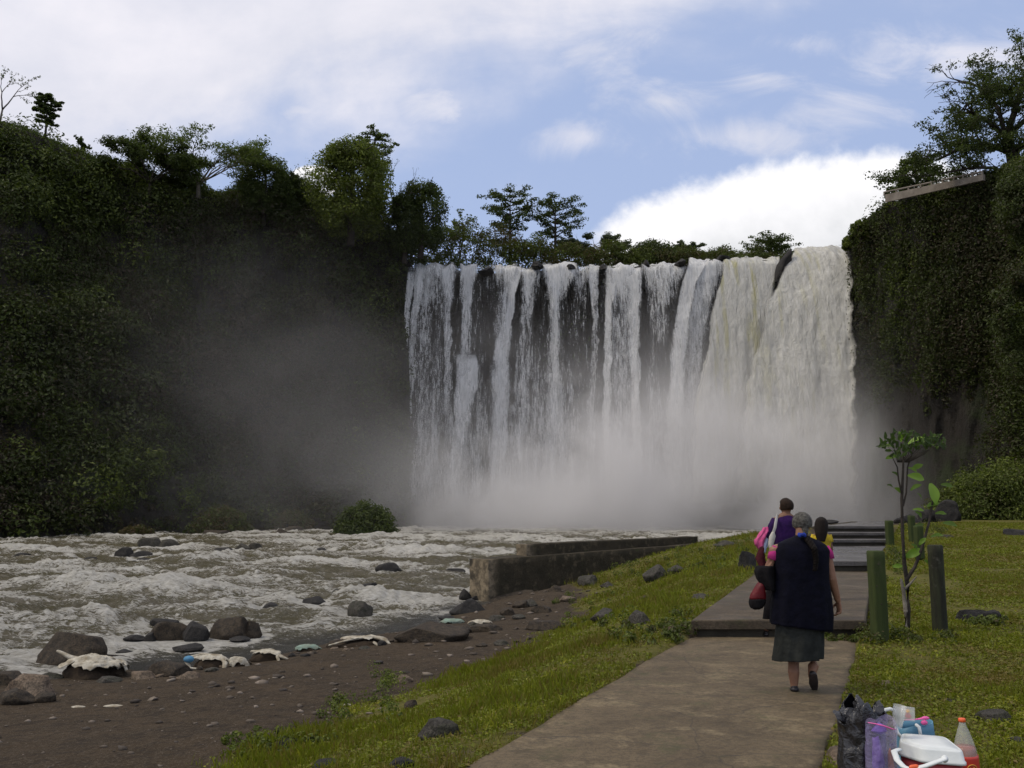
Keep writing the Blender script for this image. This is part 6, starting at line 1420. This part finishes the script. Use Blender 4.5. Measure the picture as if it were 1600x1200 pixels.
# rubbish bag
bp = at(1352, 1240, 5.15); gz3 = float(height(bp.x, 5.15, False)); e = empty('rubbish_bag', (bp.x, 5.15, gz3)); tag(e, 'crumpled black plastic rubbish bag standing open beside the cooler', 'rubbish bag'); HB = at(1350, 1102, 5.15).z-gz3
G = []
for i in range(46):
    q = i/45; z = HB*q; r = np.interp(q, [0, .08, .3, .55, .75, .88, 1], [.085, .115, .120, .112, .105, .118, .095]); row = []
    for k in range(72):
        a = 2*PI*k/72; row.append((r*math.cos(a)*1.05, r*math.sin(a), z))
    G.append(row)
G = np.array(G); nn_ = fbm(G*[1, 1, .5], 10, 3, .5, seed=88); rg = 1-np.abs(fbm(G*[1, 1, .35], 12, 2, .5, seed=89))*3; qq = (G[:, :, 2]/HB)
G[:, :, :2] *= (1+.20*nn_+.10*rg*(.4+qq))[..., None]; G[:, :, 2] += (.05*np.sin(np.linspace(0, 2*PI, 72)*3+1)+.12*nn_[:, :])*sstep(qq, .75, 1); G[:, :, 0] += .02*sstep(qq, .8, 1)
mb = MB(); mb.grid(G, wrap=True); o = mb.build('film', M['bagblack'], e); sm = o.modifiers.new('thickness', 'SOLIDIFY'); sm.thickness = .003; subsurf(o)
mb = MB(); 
for (x0, z0, dx, dz, s_) in ((-.085, .84, -.07, .05, 1), (-.03, .98, .01, .06, 2), (.07, .95, .03, .04, 3), (-.06, .93, -.05, .01, 4)):
    GG = []
    for i in range(12):
        q = i/11; GG.append([(x0+dx*q+(.028*(1-q*.5))*math.cos(a)*(1+.4*math.sin(3*a+s_)), -.03+.02*math.sin(a)+.01*math.sin(5*q+s_), HB*z0+dz*q+(.030*(1-q*.6))*math.sin(a)) for a in np.linspace(0, 2*PI, 16, endpoint=False)])
    GG = np.array(GG); GG += (fbm(GG, 40, 3, .6, seed=s_)*.012)[..., None]; mb.grid(GG, wrap=True, caps=True)
subsurf(mb.build('knot', M['bagblack'], e))
mb = MB(); V, Fc = blob((0.01, .01, HB*.42), (.085, .085, HB*.40), 91, rough=.3); mb.add(V, Fc); mb.build('contents', M['bagblack'], e)
# purple carrier bag
BY = 4.98; bp = at(1381, 1240, BY); gz4 = float(height(bp.x, BY, False)); e = empty('carrier_bag', (bp.x, BY, gz4)); E0 = Vector(e.location); tag(e, 'thin purple and clear carrier bag with pink edging between the rubbish bag and the cooler', 'carrier bag')
def PB(px, py, dy=0): return Vector(at(px, py, BY+dy))-E0
HZ_ = at(1380, 1128, BY).z-gz4; G = []
for i in range(30):
    q = i/29; r = np.interp(q, [0, .1, .5, .8, 1], [.06, .080, .082, .078, .080]); G.append([(r*math.cos(a), r*.75*math.sin(a), HZ_*q) for a in np.linspace(0, 2*PI, 56, endpoint=False)])
G = np.array(G); G[:, :, :2] *= (1+.22*fbm(G*[1, 1, .5], 18, 4, .6, seed=95))[..., None]; G[:, :, 2] += .03*np.sin(np.linspace(0, 2*PI, 56)*2)*sstep(G[:, :, 2]/HZ_, .7, 1)
mb = MB(); mb.grid(G, wrap=True); mb.build('film', M['film'], e)
mb = MB(); V, Fc = blob((-.028, -.01, HZ_*.66), (.038, .045, HZ_*.27), 93, rough=.3); mb.add(V, Fc); V, Fc = blob((0.0, .02, HZ_*.92), (.045, .03, .03), 94, rough=.3); mb.add(V, Fc); mb.build('wrapping', M['purplebag'], e)
mb = MB(); V, Fc = blob((-.005, -.01, HZ_*.30), (.05, .045, HZ_*.26), 96, rough=.3); mb.add(V, Fc); mb.build('contents', M['maroon'], e)
mb = MB(); V, Fc = blob((.035, -.02, HZ_*.42), (.022, .02, HZ_*.30), 97, rough=.3); mb.add(V, Fc); mb.build('snack', M['mustard'], e)
mb = MB(); mb.tube([PB(1357, 1129, -.05), PB(1368, 1131, -.07), PB(1380, 1134, -.07), PB(1394, 1139, -.05), PB(1400, 1140, -.02)], [.004, .006, .008, .007, .004], 8, (1, .5)); mb.build('edging', M['pinkfilm'], e)
# basket with white handles, teal side, pink bow and cups
BY = 5.35; bp = at(1430, 1215, BY); gz5 = float(height(bp.x, BY, False)); e = empty('beach_bag', (bp.x, BY, gz5)); E0 = Vector(e.location); tag(e, 'teal bag with thick white loop handles and a pink tie behind the cooler', 'bag')
t0, t1, b0, b1 = PB(1404, 1136), PB(1453, 1124), PB(1406, 1218), PB(1468, 1216)
G = []
for i in range(10):
    q = i/9; a, b_ = b0.lerp(t0, q), b1.lerp(t1, q); c_ = (a+b_)/2; w2 = (b_-a).length/2; sl_ = (b_.z-a.z)/2; G.append([(c_.x+w2*math.copysign(abs(math.cos(u_))**.5, math.cos(u_)), c_.y+.07*math.copysign(abs(math.sin(u_))**.6, math.sin(u_)), c_.z+sl_*math.cos(u_)) for u_ in np.linspace(0, 2*PI, 40, endpoint=False)])
mb = MB(); mb.grid(np.array(G), wrap=True); o = mb.build('side', M['teal'], e); sm = o.modifiers.new('thickness', 'SOLIDIFY'); sm.thickness = .006
mb = MB(); mb.tube([PB(1375, 1127, -.12), PB(1376, 1116, -.12), PB(1382, 1109.5, -.11), PB(1391, 1107.5, -.10), PB(1399, 1111, -.09), PB(1403, 1120, -.08), PB(1404, 1130, -.09)], [.0095]*7, 10); mb.build('handle', M['white'], e)
mb = MB(); mb.tube([PB(1400, 1138, -.11), PB(1403, 1146, -.12), PB(1408, 1151, -.12)], [.0095]*3, 10); mb.build('handle', M['white'], e)
mb = MB(); mb.tube([PB(1432, 1133, -.09), PB(1436, 1136, -.10), PB(1438, 1146, -.10)], [.0095]*3, 10); mb.build('handle', M['white'], e)
mb = MB(); mb.tube([PB(1413, 1125, -.08), PB(1432, 1124, -.08), PB(1446, 1122, -.07)], [.005, .006, .012], 8, (1, .6)); mb.ball(PB(1446, 1122, -.075), (.022, .012, .010), 8); mb.ball(PB(1444, 1129, -.08), (.020, .012, .014), 8); mb.build('tie', M['pinkfilm'], e)
BY = 5.1; bp = PB(1402, 1137)+E0; e = empty('cup_stack', bp); tag(e, 'stack of clear plastic cups leaning on the white loop handle', 'cups'); e.rotation_euler = (0.05, .16, 0); h_ = (at(1402, 1101, BY).z-at(1402, 1137, BY).z)
for k in range(5):
    mb = MB(); z0 = h_*.10*k; lathe(mb, [(.022, z0), (.034, z0+h_*.58), (.036, z0+h_*.585)]); mb.F = [f_ for f_ in mb.F if len(f_) == 4]; mb.build('cup', M['cup'], e)
bp = PB(1419, 1124, .12)+E0; e = empty('snack_packet', bp); tag(e, 'see-through packet with orange and red snacks behind the cup stack', 'packet'); e.rotation_euler = (-.2, .12, 0)
mb = MB(); mb.box((0, 0, .03), (.075, .018, .075), bev=.006); mb.build('packet', M['cup'], e)
mb = MB(); V, Fc = blob((0, 0, .025), (.026, .007, .022), 98, rough=.4); mb.add(V, Fc); mb.build('snack', M['redlabel'], e); mb = MB(); V, Fc = blob((-.006, -.004, .045), (.018, .006, .012), 99, rough=.4); mb.add(V, Fc); mb.build('snack', M['gold'], e)
